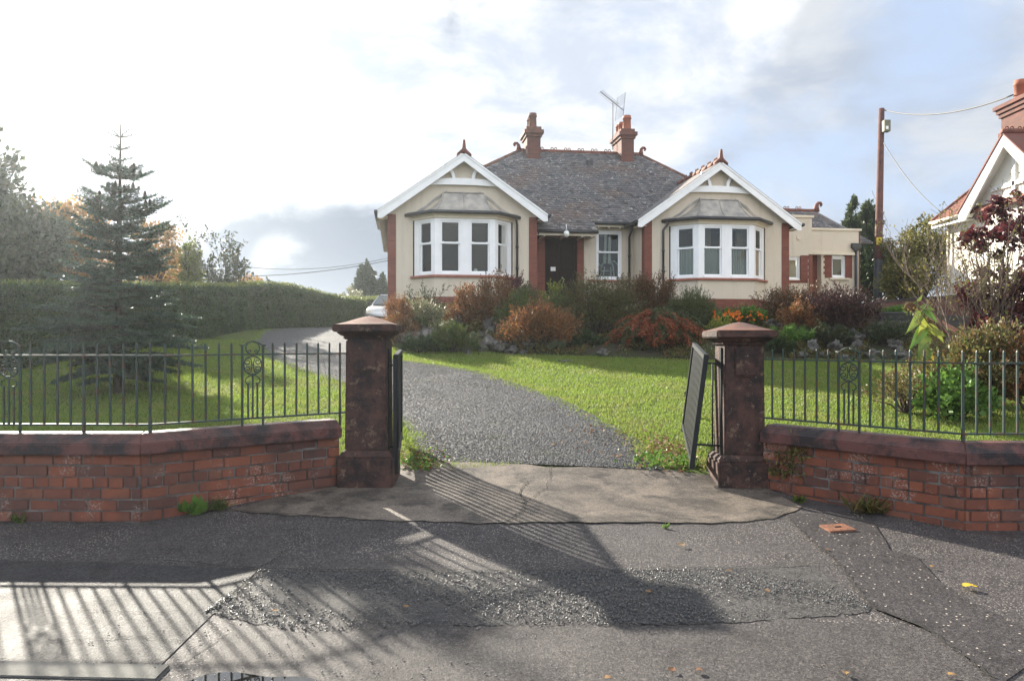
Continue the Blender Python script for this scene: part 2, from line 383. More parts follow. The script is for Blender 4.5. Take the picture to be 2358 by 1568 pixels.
M['gritbed'] = asphalt('grit_bed', (.042, .040, .039), (.15, .14, .13), 80, .42, .010, .8, .6)
M['concrete'] = None
t = NT('worn_concrete'); f = t.mr(t.noise(1.5, 8, .68, .4), .40, .60)
col = t.mix(f, (.062, .054, .047), (.165, .138, .113)); col = t.mix(t.mr(t.noise(3.6, 6, .66), .52, .62, 0, .75), col, (.040, .036, .034))
col = t.mix(.6, col, t.ramp(t.vor(95, 'Color'), [(.35, .35, .35), (.8, .8, .8), (1, 1, 1), (1.5, 1.45, 1.4), (2.2, 2.1, 2.0)]), 'MULTIPLY')
col = t.mix(t.math('MULTIPLY', t.mr(t.vor(34), .16, .24, .6, 0), t.mr(t.noise(2.1, 4), .5, .62)), col, (.30, .27, .235))
M['concrete'] = t.done(col, t.mr(t.noise(1.4, 4), .35, .65, .42, .7), t.bump(t.noise(110, 5, .7), .8, .009), .12)
M['kerb'] = mat_plain('kerb_stone', (.15, .145, .13), (.095, .092, .085), 5, .75, .9, 120, .10, .008)
t = NT('drive_gravel'); vc = t.vor(44, 'Color'); vd = t.vor(44)
col = t.ramp(vc, [(.04, .042, .046), (.085, .09, .098), (.135, .135, .14), (.06, .063, .07), (.19, .18, .175), (.10, .088, .078)])
col = t.mix(t.mr(vd, .35, .62), col, (.03, .03, .03)); col = t.mix(t.mr(t.noise(1.3, 5), .5, .75, 0, .5), col, (.05, .048, .045))
M['gravel'] = t.done(col, .6, t.bump(vd, 1.0, -.02, t.bump(t.noise(160, 3), .4, .004)), .15)
t = NT('lawn_turf'); f = t.mr(t.noise(1.2, 6, .6), .35, .66); col = t.mix(f, (.09, .135, .022), (.125, .145, .034)); col = t.mix(t.mr(t.noise(40, 4, .7), .4, .7), col, (.022, .04, .008))
M['turf'] = t.done(col, .9, t.bump(t.noise(90, 5, .7), 1.0, .02), .15)
M['soil'] = mat_plain('rockery_soil', (.045, .034, .024), (.035, .05, .018), 3, .95, 1.0, 18, .15, .04)
M['farground'] = mat_plain('rough_field', (.05, .075, .022), (.07, .07, .03), .3, .95, .4, 6, .1)
t = NT('rockery_stone'); f = t.mr(t.noise(5, 7, .68), .38, .62)
col = t.mix(f, (.045, .042, .037), (.15, .142, .125)); col = t.mix(t.mr(t.noise(3.1, 5), .55, .66, 0, .85), col, (.07, .085, .025)); col = t.mix(t.mr(t.noise(17, 5), .64, .68, 0, .7), col, (.27, .26, .24))
M['rock'] = t.done(col, .85, t.bump(t.noise(16, 7, .7), 1.0, .03), .25)
M['bark'] = mat_plain('bark', (.085, .062, .045), (.05, .038, .03), 9, .9, 1.0, 30, .2, .02)
M['palebark'] = mat_plain('pale_bark', (.17, .125, .095), (.10, .075, .06), 9, .8, .6, 40, .25, .01)
M['polewood'] = mat_plain('creosoted_pole', (.14, .055, .04), (.075, .035, .03), 5, .8, .5, 26, .25, .01)
M['wire'] = mat_plain('black_cable', (.03, .03, .03), None, 3, .5, 0)
M['aerial'] = mat_plain('dull_aerial_metal', (.10, .105, .11), None, 3, .6, 0, 10, .2)
M['steel'] = mat_plain('galvanised_steel', (.32, .33, .34), (.24, .25, .26), 8, .45, .1, 60, .5, .002, .6)
# ------------------------------------------------------------------ ground, road, lawn, drive
def sheet(name, xs, ya, yb, ny, m, f=H, dz=0.0, wob=0.0, seed=1):
    r = random.Random(seed); mb = MB(); nx = len(xs)
    for x in xs:
        a = ya(x) if callable(ya) else ya; b = yb(x) if callable(yb) else yb
        a += r.uniform(-wob, wob); b += r.uniform(-wob, wob)
        for j in range(ny+1):
            y = a+(b-a)*j/ny; mb.v.append(Vector((x, y, float(f(x, y))+dz)))
    for i in range(nx-1):
        for j in range(ny):
            a = i*(ny+1)+j; mb.f.append([a, a+ny+1, a+ny+2, a+1]); mb.sm.append(True)
    return tag(mb.build(name, m, flip=False), kind='structure')
def lin(a, b, n): return [a+(b-a)*i/n for i in range(n+1)]
def pl(pts):
    return lambda x: float(np.interp(x, [p[0] for p in pts], [p[1] for p in pts]))
def resample(P, n):
    P = [Vector(p) for p in P]; d = [0]
    for a, b in zip(P, P[1:]): d.append(d[-1]+(b-a).length)
    out = []
    for i in range(n+1):
        t = d[-1]*i/n; k = 0
        while k < len(d)-2 and d[k+1] < t: k += 1
        q = (t-d[k])/max(d[k+1]-d[k], 1e-9); out.append(P[k].lerp(P[k+1], q))
    return out
def strip(name, Lp, Rp, nl, na, m, f=H, dz=.01, wob=0.0, seed=3, sub=True):
    """a ribbon of ground between a left and a right edge line (point i faces point i)"""
    r = random.Random(seed); rows = []
    for i in range(len(Lp)-1):
        for k in range(nl): rows.append((Vector(Lp[i]).lerp(Vector(Lp[i+1]), k/nl), Vector(Rp[i]).lerp(Vector(Rp[i+1]), k/nl)))
    rows.append((Vector(Lp[-1]), Vector(Rp[-1]))); mb = MB()
    for a, b in rows:
        a = a+Vector((r.uniform(-wob, wob), r.uniform(-wob, wob), 0)); b = b+Vector((r.uniform(-wob, wob), r.uniform(-wob, wob), 0))
        for j in range(na+1):
            p = a.lerp(b, j/na); mb.v.append(Vector((p.x, p.y, float(f(p.x, p.y))+dz)))
    for i in range(len(rows)-1):
        for j in range(na):
            a = i*(na+1)+j; mb.f.append([a, a+1, a+na+2, a+na+1]); mb.sm.append(True)
    o = mb.build(name, m, flip=False)
    if o.data.polygons[0].normal.z < 0: o.data.flip_normals()
    return tag(o, kind='structure'), rows

def Hfar(X, Y): return float(H(X, min(max(Y, -5), 45)))-.12 - (0 if Y < 45 else .0)
gx = [-220, -100, -50, -30, -20]+lin(-16, 16, 32)+[20, 30, 50, 100, 220]
gy = [-60, -20, -6, 0]+lin(2, 46, 44)+[60, 100, 180, 260]
mb = MB()
for x in gx:
    for y in gy: mb.v.append(Vector((x, y, Hfar(x, y) - (.10 if y < 3 else 0))))
for i in range(len(gx)-1):
    for j in range(len(gy)-1):
        a = i*len(gy)+j; mb.f.append([a, a+len(gy), a+len(gy)+1, a+1]); mb.sm.append(True)
tag(mb.build('ground', M['farground'], flip=False), kind='structure')

KX = -1.62                                             # the kerb ends here, the crossover begins
def Hroad(X, Y): return float(Hp(X, Y)) + .004 - .095*float(1-ss(KX-.35, KX+.25, X))*float(1-ss(3.55, 3.75, Y))
sheet('road', lin(-14, 14, 224), -3.0, lambda x: 3.76 if x < KX+.1 else 4.32+.05*math.sin(x*5.1)+.03*math.sin(x*13), 60, M['roadtar'], Hroad, wob=.01)
pav_front = lambda x: 3.55 if x < KX+.45 else 4.1
sheet('pavement', lin(-14, 14, 112), pav_front, 8.0, 40, M['pavement'])
sheet('footpath_slab', lin(-13, gp(505, 1400).x, 60), lambda x: 3.60 if x < KX else pl([(KX, 3.60), (KX+.1, 4.0), (gp(505, 1400).x, 4.45)])(x),
      pl([(-13, 5.7), (gp(0, 1290).x, gp(0, 1290).y), (gp(300, 1297).x, gp(300, 1297).y), (gp(600, 1315).x, gp(600, 1315).y)]), 16, M['slab'], dz=.005, wob=.008)
# rough band of broken tarmac and grit across the mouth of the drive
gb_top = pl([(gp(u, v).x, gp(u, v).y) for u, v in ((480, 1405), (600, 1313), (900, 1316), (1300, 1316), (1700, 1308), (1925, 1298), (2000, 1400))])
gb_bot = pl([(gp(u, v).x, gp(u, v).y) for u, v in ((480, 1412), (700, 1462), (1000, 1440), (1400, 1443), (1700, 1432), (1990, 1412), (2010, 1402))])
sheet('broken_tarmac', lin(gp(480, 1405).x, gp(2005, 1400).x, 90), gb_bot, gb_top, 8, M['gritbed'], dz=.0035, wob=.02)
# dark reinstated trench running down to the right
TL = [gp(u, v) for u, v in ((1812, 1188), (1860, 1240), (1925, 1292), (1975, 1360), (2010, 1402), (2130, 1450), (2230, 1520), (2300, 1580))]
TR = [gp(u, v) for u, v in ((1990, 1175), (2030, 1235), (2050, 1270), (2110, 1285), (2160, 1340), (2260, 1400), (2340, 1440), (2420, 1500))]
strip('trench_reinstatement', TL, TR, 4, 8, M['patch'], dz=.011, wob=.006)
# concrete apron in the gateway
AL = [gp(560, 1182), gp(700, 1150), gp(790, 1126), gp(900, 1108), gp(912, 1072), gp(960, 1064)]
AR = [gp(1800, 1200), gp(1770, 1160), gp(1745, 1140), gp(1640, 1118), gp(1600, 1085), gp(1520, 1078)]
def apron_front(t): return 0
AL = [gp(540, 1190)]+AL; AR = [gp(1806, 1192)]+AR
mb = MB(); rows = 40; cols = 60
fl = [gp(u, v) for u, v in ((520, 1178), (700, 1188), (870, 1198), (1000, 1203), (1100, 1205), (1180, 1206), (1300, 1204), (1480, 1205), (1690, 1205), (1770, 1197), (1850, 1170))]
bl = [gp(u, v) for u, v in ((800, 1105), (905, 1072), (960, 1066), (1010, 1060), (1090, 1054), (1180, 1066), (1260, 1078), (1400, 1076), (1540, 1082), (1760, 1115))]
fl = resample(fl, cols); bl = resample(bl, cols)
for i in range(cols+1):
    for j in range(rows+1):
        p = fl[i].lerp(bl[i], j/rows)
        if 0 < j < rows: pass
        q = Vector((p.x, p.y+(.016*math.sin(i*1.7)+.012*math.sin(i*.63+1))*(j == 0), 0))
        mb.v.append(Vector((q.x, q.y, float(H(q.x, q.y))+.009+.003*math.sin(q.x*1.4+q.y))))
for i in range(cols):
    for j in range(rows):
        a = i*(rows+1)+j; mb.f.append([a, a+rows+1, a+rows+2, a+1]); mb.sm.append(True)
tag(mb.build('concrete_apron', M['concrete'], flip=False), kind='structure')
# cracks: thin jagged dark seams
def crack(pts, wdt=.012, seed=0, dz=.02):
    r = random.Random(seed); P = resample([gp(u, v) for u, v in pts], max(8, int(len(pts)*9))); mb = MB()
    for i, p in enumerate(P):
        t = (P[min(i+1, len(P)-1)]-P[max(i-1, 0)]).normalized(); nn = Vector((-t.y, t.x, 0)); wv = wdt*r.uniform(.35, 1.0)
        c = p+nn*r.uniform(-.016, .016)
        for sg in (-1, 1):
            q = c+nn*sg*wv*.5; mb.v.append(Vector((q.x, q.y, float(H(q.x, q.y))+dz)))
    for i in range(len(P)-1): mb.f.append([2*i, 2*i+1, 2*i+3, 2*i+2]); mb.sm.append(True)
    o = mb.build('pavement_crack', M['crack'], flip=False)
    if o.data.polygons[0].normal.z < 0: o.data.flip_normals()
    return tag(o, kind='structure')
M['crack'] = mat_plain('crack_dirt', (.014, .012, .011), (.02, .022, .012), 20, .95, .2)
crack([(560, 1180), (700, 1189), (870, 1201), (1100, 1207), (1300, 1205), (1500, 1206), (1690, 1208), (1780, 1199), (1815, 1175)], .010, 1, .016)
crack([(1165, 1207), (1200, 1180), (1212, 1160), (1195, 1135), (1215, 1110)], .014, 2, .019)
crack([(1212, 1160), (1262, 1120), (1270, 1076)], .008, 3, .019)
crack([(380, 1292), (600, 1313), (900, 1316), (1300, 1317), (1700, 1309), (1925, 1297)], .016, 4, .014)
crack([(605, 1308), (660, 1270)], .010, 5, .012)
crack([(600, 1315), (540, 1370), (490, 1406)], .014, 6, .014)
crack([(180, 1408), (300, 1412), (350, 1416), (420, 1410)], .008, 7, .012)
crack([(100, 1477), (190, 1478), (300, 1470), (420, 1478)], .008, 8, .012)
crack([(1815, 1195), (1860, 1240), (1925, 1292), (1975, 1360), (2010, 1402), (2130, 1450), (2230, 1520), (2290, 1568)], .010, 9, .018)
crack([(2050, 1270), (2110, 1284), (2200, 1288), (2358, 1275)], .012, 10, .018)
crack([(1190, 1245), (1260, 1255), (1300, 1250), (1330, 1265)], .006, 11, .010)
# kerb
ke = MB(); P0 = [(-14, 3.74), (-4, 3.74), (KX-.02, 3.62)]
for (xa, ya_), (xb, yb_) in zip(P0, P0[1:]):
    nseg = max(1, int((xb-xa)/.92))
    for i in range(nseg):
        p = Vector((xa+(xb-xa)*i/nseg, ya_+(yb_-ya_)*i/nseg, 0)); q = Vector((xa+(xb-xa)*(i+1)/nseg-.008, ya_+(yb_-ya_)*(i+1)/nseg, 0))
        zz = float(Hp(0, 3.75))+.012
        ke.hexa([(p.x, p.y-.02, -.2), (q.x, q.y-.02, -.2), (q.x, q.y+.18, -.2), (p.x, p.y+.18, -.2),
                 (p.x, p.y, zz), (q.x, q.y, zz), (q.x, q.y+.17, zz+.004), (p.x, p.y+.17, zz+.004)])
tag(ke.build('kerb', M['kerb'], bevel=.012), kind='structure')
# puddle
t = NT('puddle_water'); M['puddle'] = t.done((.012, .011, .010), .015, t.bump(t.noise(3, 2), .03, .004), .9)
mb = MB(); pts = []
for i in range(64):
    a = 2*math.pi*i/64; rr = 1+.10*math.sin(3*a+1)+.06*math.sin(7*a)
    pts.append((-1.16+.46*rr*math.cos(a), 3.34+.37*rr*math.sin(a), float(Hp(-1.1, 3.5))+.012))
mb.v = [Vector(p) for p in pts]; mb.f = [list(range(64))]; mb.sm = [False]
tag(mb.build('puddle', M['puddle'], flip=False), kind='structure')
# lawn sheet and gravel drive
sheet('lawn', lin(-14, 16, 120), 6.3, 34, 120, M['turf'], f=lambda x, y: float(H(x, y))-.004 - (.12 if y < 7.0 else .0), dz=0)
DL = [gp(u, v) for u, v in ((975, 1062), (935, 985), (870, 917), (795, 884), (700, 856), (620, 826), (588, 788), (610, 762), (672, 750), (735, 746))]+[Vector((-6.1, 27, 0)), Vector((-5.3, 34, 0))]
DR = [gp(u, v) for u, v in ((1530, 1085), (1462, 1008), (1285, 918), (1105, 856), (1000, 839), (925, 830), (865, 812), (818, 788), (797, 770), (792, 754))]+[Vector((-4.2, 26.5, 0)), Vector((-3.9, 34, 0))]
drive, drows = strip('gravel_drive', DL, DR, 8, 14, M['gravel'], dz=.014, wob=.05)
drows = [(a.copy(), b.copy()) for a, b in drows]
EDGE = np.array([[p.x, p.y] for p, q in drows]+[[q.x, q.y] for p, q in drows[::-1]])
def inside(poly, X, Y):
    r = np.zeros(len(X), bool); j = len(poly)-1
    for i in range(len(poly)):
        xi, yi = poly[i]; xj, yj = poly[j]
        c = ((yi > Y) != (yj > Y)) & (X < (xj-xi)*(Y-yi)/(yj-yi+1e-12)+xi); r ^= c; j = i
    return r
# rockery bank
mb = MB(); bx = lin(-4.6, 14, 110); by = lin(14.6, 30, 100)
for x in bx:
    for y in by: mb.v.append(Vector((x, y, float(Hb(x, y)))))
for i in range(len(bx)-1):
    for j in range(len(by)-1):
        a = i*len(by)+j; mb.f.append([a, a+len(by), a+len(by)+1, a+1]); mb.sm.append(True)
tag(mb.build('rockery_bank', M['soil'], flip=False), kind='structure')

# ------------------------------------------------------------------ low brick walls with sandstone coping, in plan lines
def run_frames(P):
    """offset helpers along a plan polyline: P list of (x,y); front is towards the camera"""
    P = [Vector((p[0], p[1], 0)) for p in P]; nrm = []
    for i in range(len(P)):
        ds = []
        if i > 0: ds.append((P[i]-P[i-1]).normalized())
        if i < len(P)-1: ds.append((P[i+1]-P[i]).normalized())
        ns = [Vector((d.y, -d.x, 0)) for d in ds]
        m = sum(ns, Vector()).normalized(); m = m/max(.3, m.dot(ns[0])); nrm.append(m)
    return P, nrm
def low_wall(label, P, zbase, ztop):
    """P: plan line of the FRONT face, left to right"""
    root = thing('garden_wall', label, 'wall', (P[1][0], P[1][1], zbase[1]))
    Q, n = run_frames(P); th = .24; ch = .165                    # wall thickness, coping height
    core = MB(); bricks = MB()
    for i in range(len(Q)-1):
        a, b = Q[i], Q[i+1]; core.hexa([(*(a-n[i]*.012).xy, min(zbase)-.3), (*(b-n[i+1]*.012).xy, min(zbase)-.3), (*(b-n[i+1]*th).xy, min(zbase)-.3), (*(a-n[i]*th).xy, min(zbase)-.3),
                                         (*(a-n[i]*.012).xy, ztop-ch), (*(b-n[i+1]*.012).xy, ztop-ch), (*(b-n[i+1]*th).xy, ztop-ch), (*(a-n[i]*th).xy, ztop-ch)])
        d = (b-a); Ln = d.length; d.normalize(); nf = Vector((d.y, -d.x, 0)); row = 0; z = ztop-ch-.004
        while z > min(zbase[i], zbase[i+1])-.10:
            hdr = row % 6 == 2; bl = .122 if hdr else .244; x = -(.06 if row % 2 else .18)+rnd.uniform(-.02, .02); hh = .083
            while x < Ln:
                l2 = bl*rnd.uniform(.96, 1.04); x0 = max(x, 0.004); x1 = min(x+l2-.011, Ln-.004)
                if x1-x0 > .03:
                    e = rnd.uniform(-.006, .005); zz = z+rnd.uniform(-.003, .003); p = a+d*x0+nf*e; q = a+d*x1+nf*(e+rnd.uniform(-.002, .002)); bk = -nf*.06
                    hz = hh-rnd.uniform(.0, .005)
                    bricks.hexa([(*p.xy, zz-hz), (*q.xy, zz-hz), (*(q+bk).xy, zz-hz), (*(p+bk).xy, zz-hz), (*p.xy, zz), (*q.xy, zz), (*(q+bk).xy, zz), (*(p+bk).xy, zz)])
                x += l2
            z -= .093; row += 1
    core.build('mortar_core', M['mortar'], root); bricks.build('brickwork', M['gardenbrick'], root, bevel=.006)
    cp = MB()
    prof = [(.055, ztop-ch), (.055, ztop-.075), (-.055, ztop), (-th+.02, ztop), (-th-.05, ztop-.06), (-th-.05, ztop-ch)]
    for i in range(len(Q)-1):
        a, b = Q[i], Q[i+1]; d = (b-a).normalized(); g = .006; k = len(prof); m_ = max(1, int((b-a).length/1.1)); 
        for s_ in range(m_):
            A = a.lerp(b, s_/m_)+d*(g if s_ else 0); B = a.lerp(b, (s_+1)/m_)-d*(g if s_ < m_-1 else 0); nA = n[i].lerp(n[i+1], s_/m_) if s_ == 0 else Vector((d.y, -d.x, 0)); nB = n[i+1] if s_ == m_-1 else Vector((d.y, -d.x, 0))
            vs = [(*(A+nA*o).xy, z) for o, z in prof]+[(*(B+nB*o).xy, z) for o, z in prof]
            cp.add(vs, [tuple(range(k)), tuple(range(k, 2*k))[::-1]]+[(j, (j+1) % k, k+(j+1) % k, k+j) for j in range(k)])
    cp.build('coping', M['coping'], root, bevel=.008)
    return root
LW = [(-6.2, 6.42), (-3.03, 6.38), (-1.66, 7.52)]
RW = [(2.46, 7.66), (3.62, 6.24), (11.5, 6.24)]
low_wall('weathered red brick garden wall left of the gateway with sandstone coping', LW, (.08, .08, .16), .835)
low_wall('weathered red brick garden wall right of the gateway with sandstone coping', RW, (.12, .10, .10), .775)

# ------------------------------------------------------------------ gate piers
def pier(label, cx, cy, zb, ztop):
    root = thing('gate_pier', label, 'gate pier', (cx, cy, zb)); hgt = ztop-zb
    b = MB(); b.frust((cx, cy), .53, .53, .53, .53, zb-.1, zb+.285); b.frust((cx, cy), .53, .53, .43, .43, zb+.285, zb+.35); b.build('plinth', M['sandstone'], root, bevel=.014)
    s = MB(); z1 = ztop-.235
    s.frust((cx, cy), .405, .405, .385, .385, zb+.345, z1)
    s.build('shaft', M['sandstone'], root, bevel=.012)
    p = MB(); fy = cy-.1965; p.box((cx-.10, fy-.012, z1-.30), (cx+.10, fy+.02, z1-.02)); p.box((cx-.075, fy-.018, z1-.315), (cx+.075, fy+.02, z1-.30)); p.build('raised_panel', M['sandstone'], root, bevel=.008)
    c = MB(); c.frust((cx, cy), .42, .42, .44, .44, z1, z1+.03); c.frust((cx, cy), .45, .45, .545, .545, z1+.03, z1+.07)
    c.frust((cx, cy), .60, .60, .605, .605, z1+.072, z1+.142); c.build('cornice', M['sandstone'], root, bevel=.010)
    k = MB(); N_ = 8; vs = []; fs = []                        # domed pyramid top
    for i in range(N_+1):
        t_ = i/N_; hw = .29*(1-t_); z = z1+.143+.088*(.45*t_+.55*t_*t_*(3-2*t_))
        vs += [(cx-hw, cy-hw, z), (cx+hw, cy-hw, z), (cx+hw, cy+hw, z), (cx-hw, cy+hw, z)]
    for i in range(N_): fs += [(4*i+j, 4*i+(j+1) % 4, 4*i+4+(j+1) % 4, 4*i+4+j) for j in range(4)]
    fs.append((3, 2, 1, 0)); k.add(vs, fs, True); k.build('cap', M['capstone'], root)
    return root
LPX, LPY, RPX, RPY = -1.405, 7.70, 2.29, 7.88
pier('sooty red sandstone gate pier with domed cap on the left of the drive', LPX, LPY, .195, 1.845)
pier('sooty red sandstone gate pier with domed cap on the right of the drive', RPX, RPY, .125, 1.790)

# ------------------------------------------------------------------ railings
def spiral(c, r0, turns, start, sgn, n=16, r1=.2):
    return [(c[0]+r0*(1-(1-r1)*i/n)*math.cos(start+sgn*turns*2*math.pi*i/n), c[1]+r0*(1-(1-r1)*i/n)*math.sin(start+sgn*turns*2*math.pi*i/n)) for i in range(n+1)]
def scroll_panel(root, a, b, zb, zr):
    """wrought panel between two posts a,b (plan points); zb bottom rail, zr top rail"""
    a = Vector((*a, 0)); b = Vector((*b, 0)); W = (b-a).length; d = (b-a).normalized(); mid = (a+b)/2
    def T(x, z): q = mid+d*x; return (q.x, q.y, z)
    m = MB(); r = .0062; k = W/2; zt_ = zr+.115
    arch = [(-k-.025, zt_-.034), (-k+.01, zt_-.034), (-k*.6, zt_-.012), (-k*.25, zt_), (0, zt_+.004), (k*.25, zt_), (k*.6, zt_-.012), (k-.01, zt_-.034), (k+.025, zt_-.034)]
    m.tube([T(*p) for p in arch], r*1.05, 6)
    for sg in (-1, 1):
        hoop = [(0, zt_), (sg*.045, zt_-.012), (sg*.063, zt_-.048), (sg*.058, zt_-.08), (sg*.04, zr+.008)]
        m.tube([T(*p) for p in hoop], r, 6)
        m.tube([T(*p) for p in spiral((sg*.026, zr+.026), .020, 1.1, -math.pi/2 if sg > 0 else -math.pi/2, sg, 14)], r*.85, 6)
    zc = zr-.098; Rr = min(k-.012, .086)
    m.tube([T(Rr*math.sin(2*math.pi*i/28), zc+Rr*math.cos(2*math.pi*i/28)) for i in range(29)], r*1.1, 6)
    for sg in (-1, 1):
        for up in (-1, 1):
            cc = (sg*Rr*.55, zc+up*Rr*.40)
            m.tube([T(*p) for p in [(sg*.006, zc), (sg*.010, zc+up*Rr*.35), (sg*Rr*.22, zc+up*Rr*.70)]+spiral(cc, Rr*.40, 1.25, math.pi/2*up+sg*up*.2, -sg*up, 16, .25)], r*.9, 6)
    z2 = zc-Rr
    m.tube([T(0, z2+.01), T(0, zb)], .0095, 4, False)
    for sg in (-1, 1):
        m.tube([T(*p) for p in [(0, z2-.004), (sg*.035, z2-.012), (sg*.062, z2-.035), (sg*.068, z2-.062), (sg*.05, z2-.082), (sg*.03, z2-.078)]], r, 6)
        m.tube([T(sg*.042, z2-.08), T(sg*.042, zb)], .0095, 4, False)
    m.box((-.03, -.008, 0), (.03, .008, 0.014), tf=lambda p: Vector(T(p.x, zr-.007+p.z))+Vector((-d.y, d.x, 0))*p.y)
    return m.build('scroll_panel', M['iron'], root)
def railing(label, P, ztop, plan):
    """P: plan line on top of the wall. plan: per segment list of ('b'|'p'|'s', distance) ; z from the coping"""
    root = thing('railing', label, 'railing', (P[1][0], P[1][1], ztop))
    zb, zr, ztip = ztop+.065, ztop+.640, ztop+.745
    rails = {}
    for nm, z, hh in (('top_rail', zr, .007), ('bottom_rail', zb, .008)):
        mb = MB()
        Q, n = run_frames(P)
        for i in range(len(Q)-1):
            A, B = Q[i], Q[i+1]
            mb.hexa([(*(A+n[i]*.014).xy, z-hh), (*(B+n[i+1]*.014).xy, z-hh), (*(B-n[i+1]*.014).xy, z-hh), (*(A-n[i]*.014).xy, z-hh),
                     (*(A+n[i]*.014).xy, z+hh), (*(B+n[i+1]*.014).xy, z+hh), (*(B-n[i+1]*.014).xy, z+hh), (*(A-n[i]*.014).xy, z+hh)])
        mb.build(nm, M['iron'], root)
    for i, items in enumerate(plan):
        A = Vector((*P[i], 0)); B = Vector((*P[i+1], 0)); d = (B-A).normalized()
        for kind, x in items:
            p = A+d*x
            if kind == 's':
                scroll_panel(root, (p-d*.095).xy, (p+d*.095).xy, zb, zr)
                for sg in (-1, 1):
                    q = p+d*.095*sg; MB().tube([(q.x, q.y, ztop-.06), (q.x, q.y, zr+.082)], .0125, 4, False).build('post', M['iron'], root)
            elif kind == 'p':
                MB().tube([(p.x, p.y, ztop-.06), (p.x, p.y, zb+.05), (p.x, p.y, zb+.06), (p.x, p.y, ztip-.012), (p.x, p.y, ztip)], [.016, .015, .0125, .012, .005], 4, False).build('post', M['iron'], root)
            else:
                j = rnd.uniform(-.004, .004)
                MB().tube([(p.x, p.y, zb-.012), (p.x, p.y, zb+.02), (p.x+j, p.y, ztip-.014), (p.x+j, p.y, ztip)], [.006, .011, .0105, .004], 4, False).build('baluster', M['iron'], root)
    return root
def seq(x0, kinds, step=.111):
    out = []; x = x0
    for k in kinds:
        if k == 's': x += .19/2-step*.15; out.append((k, x)); x += .19/2+step*.85
        else: out.append((k, x)); x += step
    return out
off = .115
LR = [(-6.2, 6.42+off), (-3.03+.02, 6.38+off), (-1.62, 7.52+.10)]
L1 = (Vector(LR[1])-Vector(LR[0])).length; L2 = (Vector(LR[2])-Vector(LR[1])).length
# front piece, counted back from the corner
front = [('b', L1-.111*i) for i in (1, 2, 3, 4, 6, 7, 8, 9)]+[('p', L1-.111*5), ('p', L1)]
front += [('s', L1-.111*10-.095+.02)]+[('b', L1-.111*10-.21-.111*i) for i in range(1, 9)]
wing = seq(.118, 'bbbbbbsbbbbbbp', .1115)
railing('dark green iron railing on the left garden wall with scrollwork panels', LR, .835, [front, [w_ for w_ in wing if w_[1] < L2]])
RR = [(2.42, 7.66+.10), (3.62+.05, 6.24+off), (11.5, 6.24+off)]
K1 = (Vector(RR[1])-Vector(RR[0])).length
wing = seq(.07, 'pbbbbbbsbbbbbb', .113)
front = [('p', 0)]+[('b', .111*i) for i in range(1, 70) if i % 5]+[('p', .555*i) for i in range(1, 14)]
railing('dark green iron railing on the right garden wall with one scrollwork panel', RR, .775, [[w_ for w_ in wing if w_[1] < K1-.05], front])

# ------------------------------------------------------------------ gates swung back into the garden
def gate(label, h0, h1, f0, f1, hinge_x, hinge_y, side, zs):
    """h0,h1: bottom/top of the stile by the pier; f0,f1: bottom/top of the far stile"""
    h0, h1, f0, f1 = map(Vector, (h0, h1, f0, f1)); root = thing('gate', label, 'gate', h0)
    dv = (f0-h0).normalized(); up = (h1-h0).normalized(); nn = dv.cross(up).normalized()
    def bar(mb, a, b, w_, t_):
        d = (b-a).normalized(); s_ = d.cross(nn).normalized()*w_/2; e = nn*t_/2
        mb.hexa([a-s_-e, a+s_-e, a+s_+e, a-s_+e, b-s_-e, b+s_-e, b+s_+e, b-s_+e])
    fr = MB(); bar(fr, h0, h1, .05, .05); bar(fr, f0, f1, .05, .05); hl = (h1-h0); fl_ = (f1-f0)
    bar(fr, h1-up*.026+dv*.026, f1-up*.026-dv*.026, .05, .05); bar(fr, h0+up*.08+dv*.026, f0+up*.08-dv*.026, .05, .05); fr.build('frame', M['gateblack'], root, bevel=.004)
    n = 11
    for i in range(1, n):
        a = h0.lerp(f0, i/n)+up*.11; b = h1.lerp(f1, i/n)-up*.055
        mb = MB(); bar(mb, a, b, .065, .018); mb.build('slat', M['gateblack'], root)
    ar = MB(); br = MB()
    hp = Vector((hinge_x, hinge_y, 0)); bk = .03
    zA, zB = zs
    br.box((hinge_x-.006, hinge_y-bk, zA-.12), (hinge_x+.006, hinge_y+bk, zB+.16)); br.build('hinge_plate', M['gateblack'], root)
    for z in zs:
        t_ = (z-h0.z)/(h1.z-h0.z); q = h0.lerp(h1, t_); ar.tube([(hinge_x, hinge_y, z), (q.x, q.y, z)], .011, 6)
    q = Vector((hinge_x+side*.09, hinge_y-.03, 0)); ar.tube([(q.x, q.y, zA), (q.x, q.y, zB)], .008, 6)
    ar.build('hinge_rod', M['gateblack'], root)
    return root
gate('black metal gate swung back beside the left pier', (-1.135, 7.62, .30), (-1.135, 7.62, 1.46), (-1.30, 9.1, .44), (-1.30, 9.1, 1.50), LPX+.205, 7.62, 1, (.56, 1.36))
gate('black slatted gate leaning open beside the right pier', (1.815, 7.90, .30), (1.965, 7.90, 1.455), (2.06, 9.40, .50), (2.20, 9.40, 1.575), RPX-.205, 7.80, -1, (.55, 1.37))
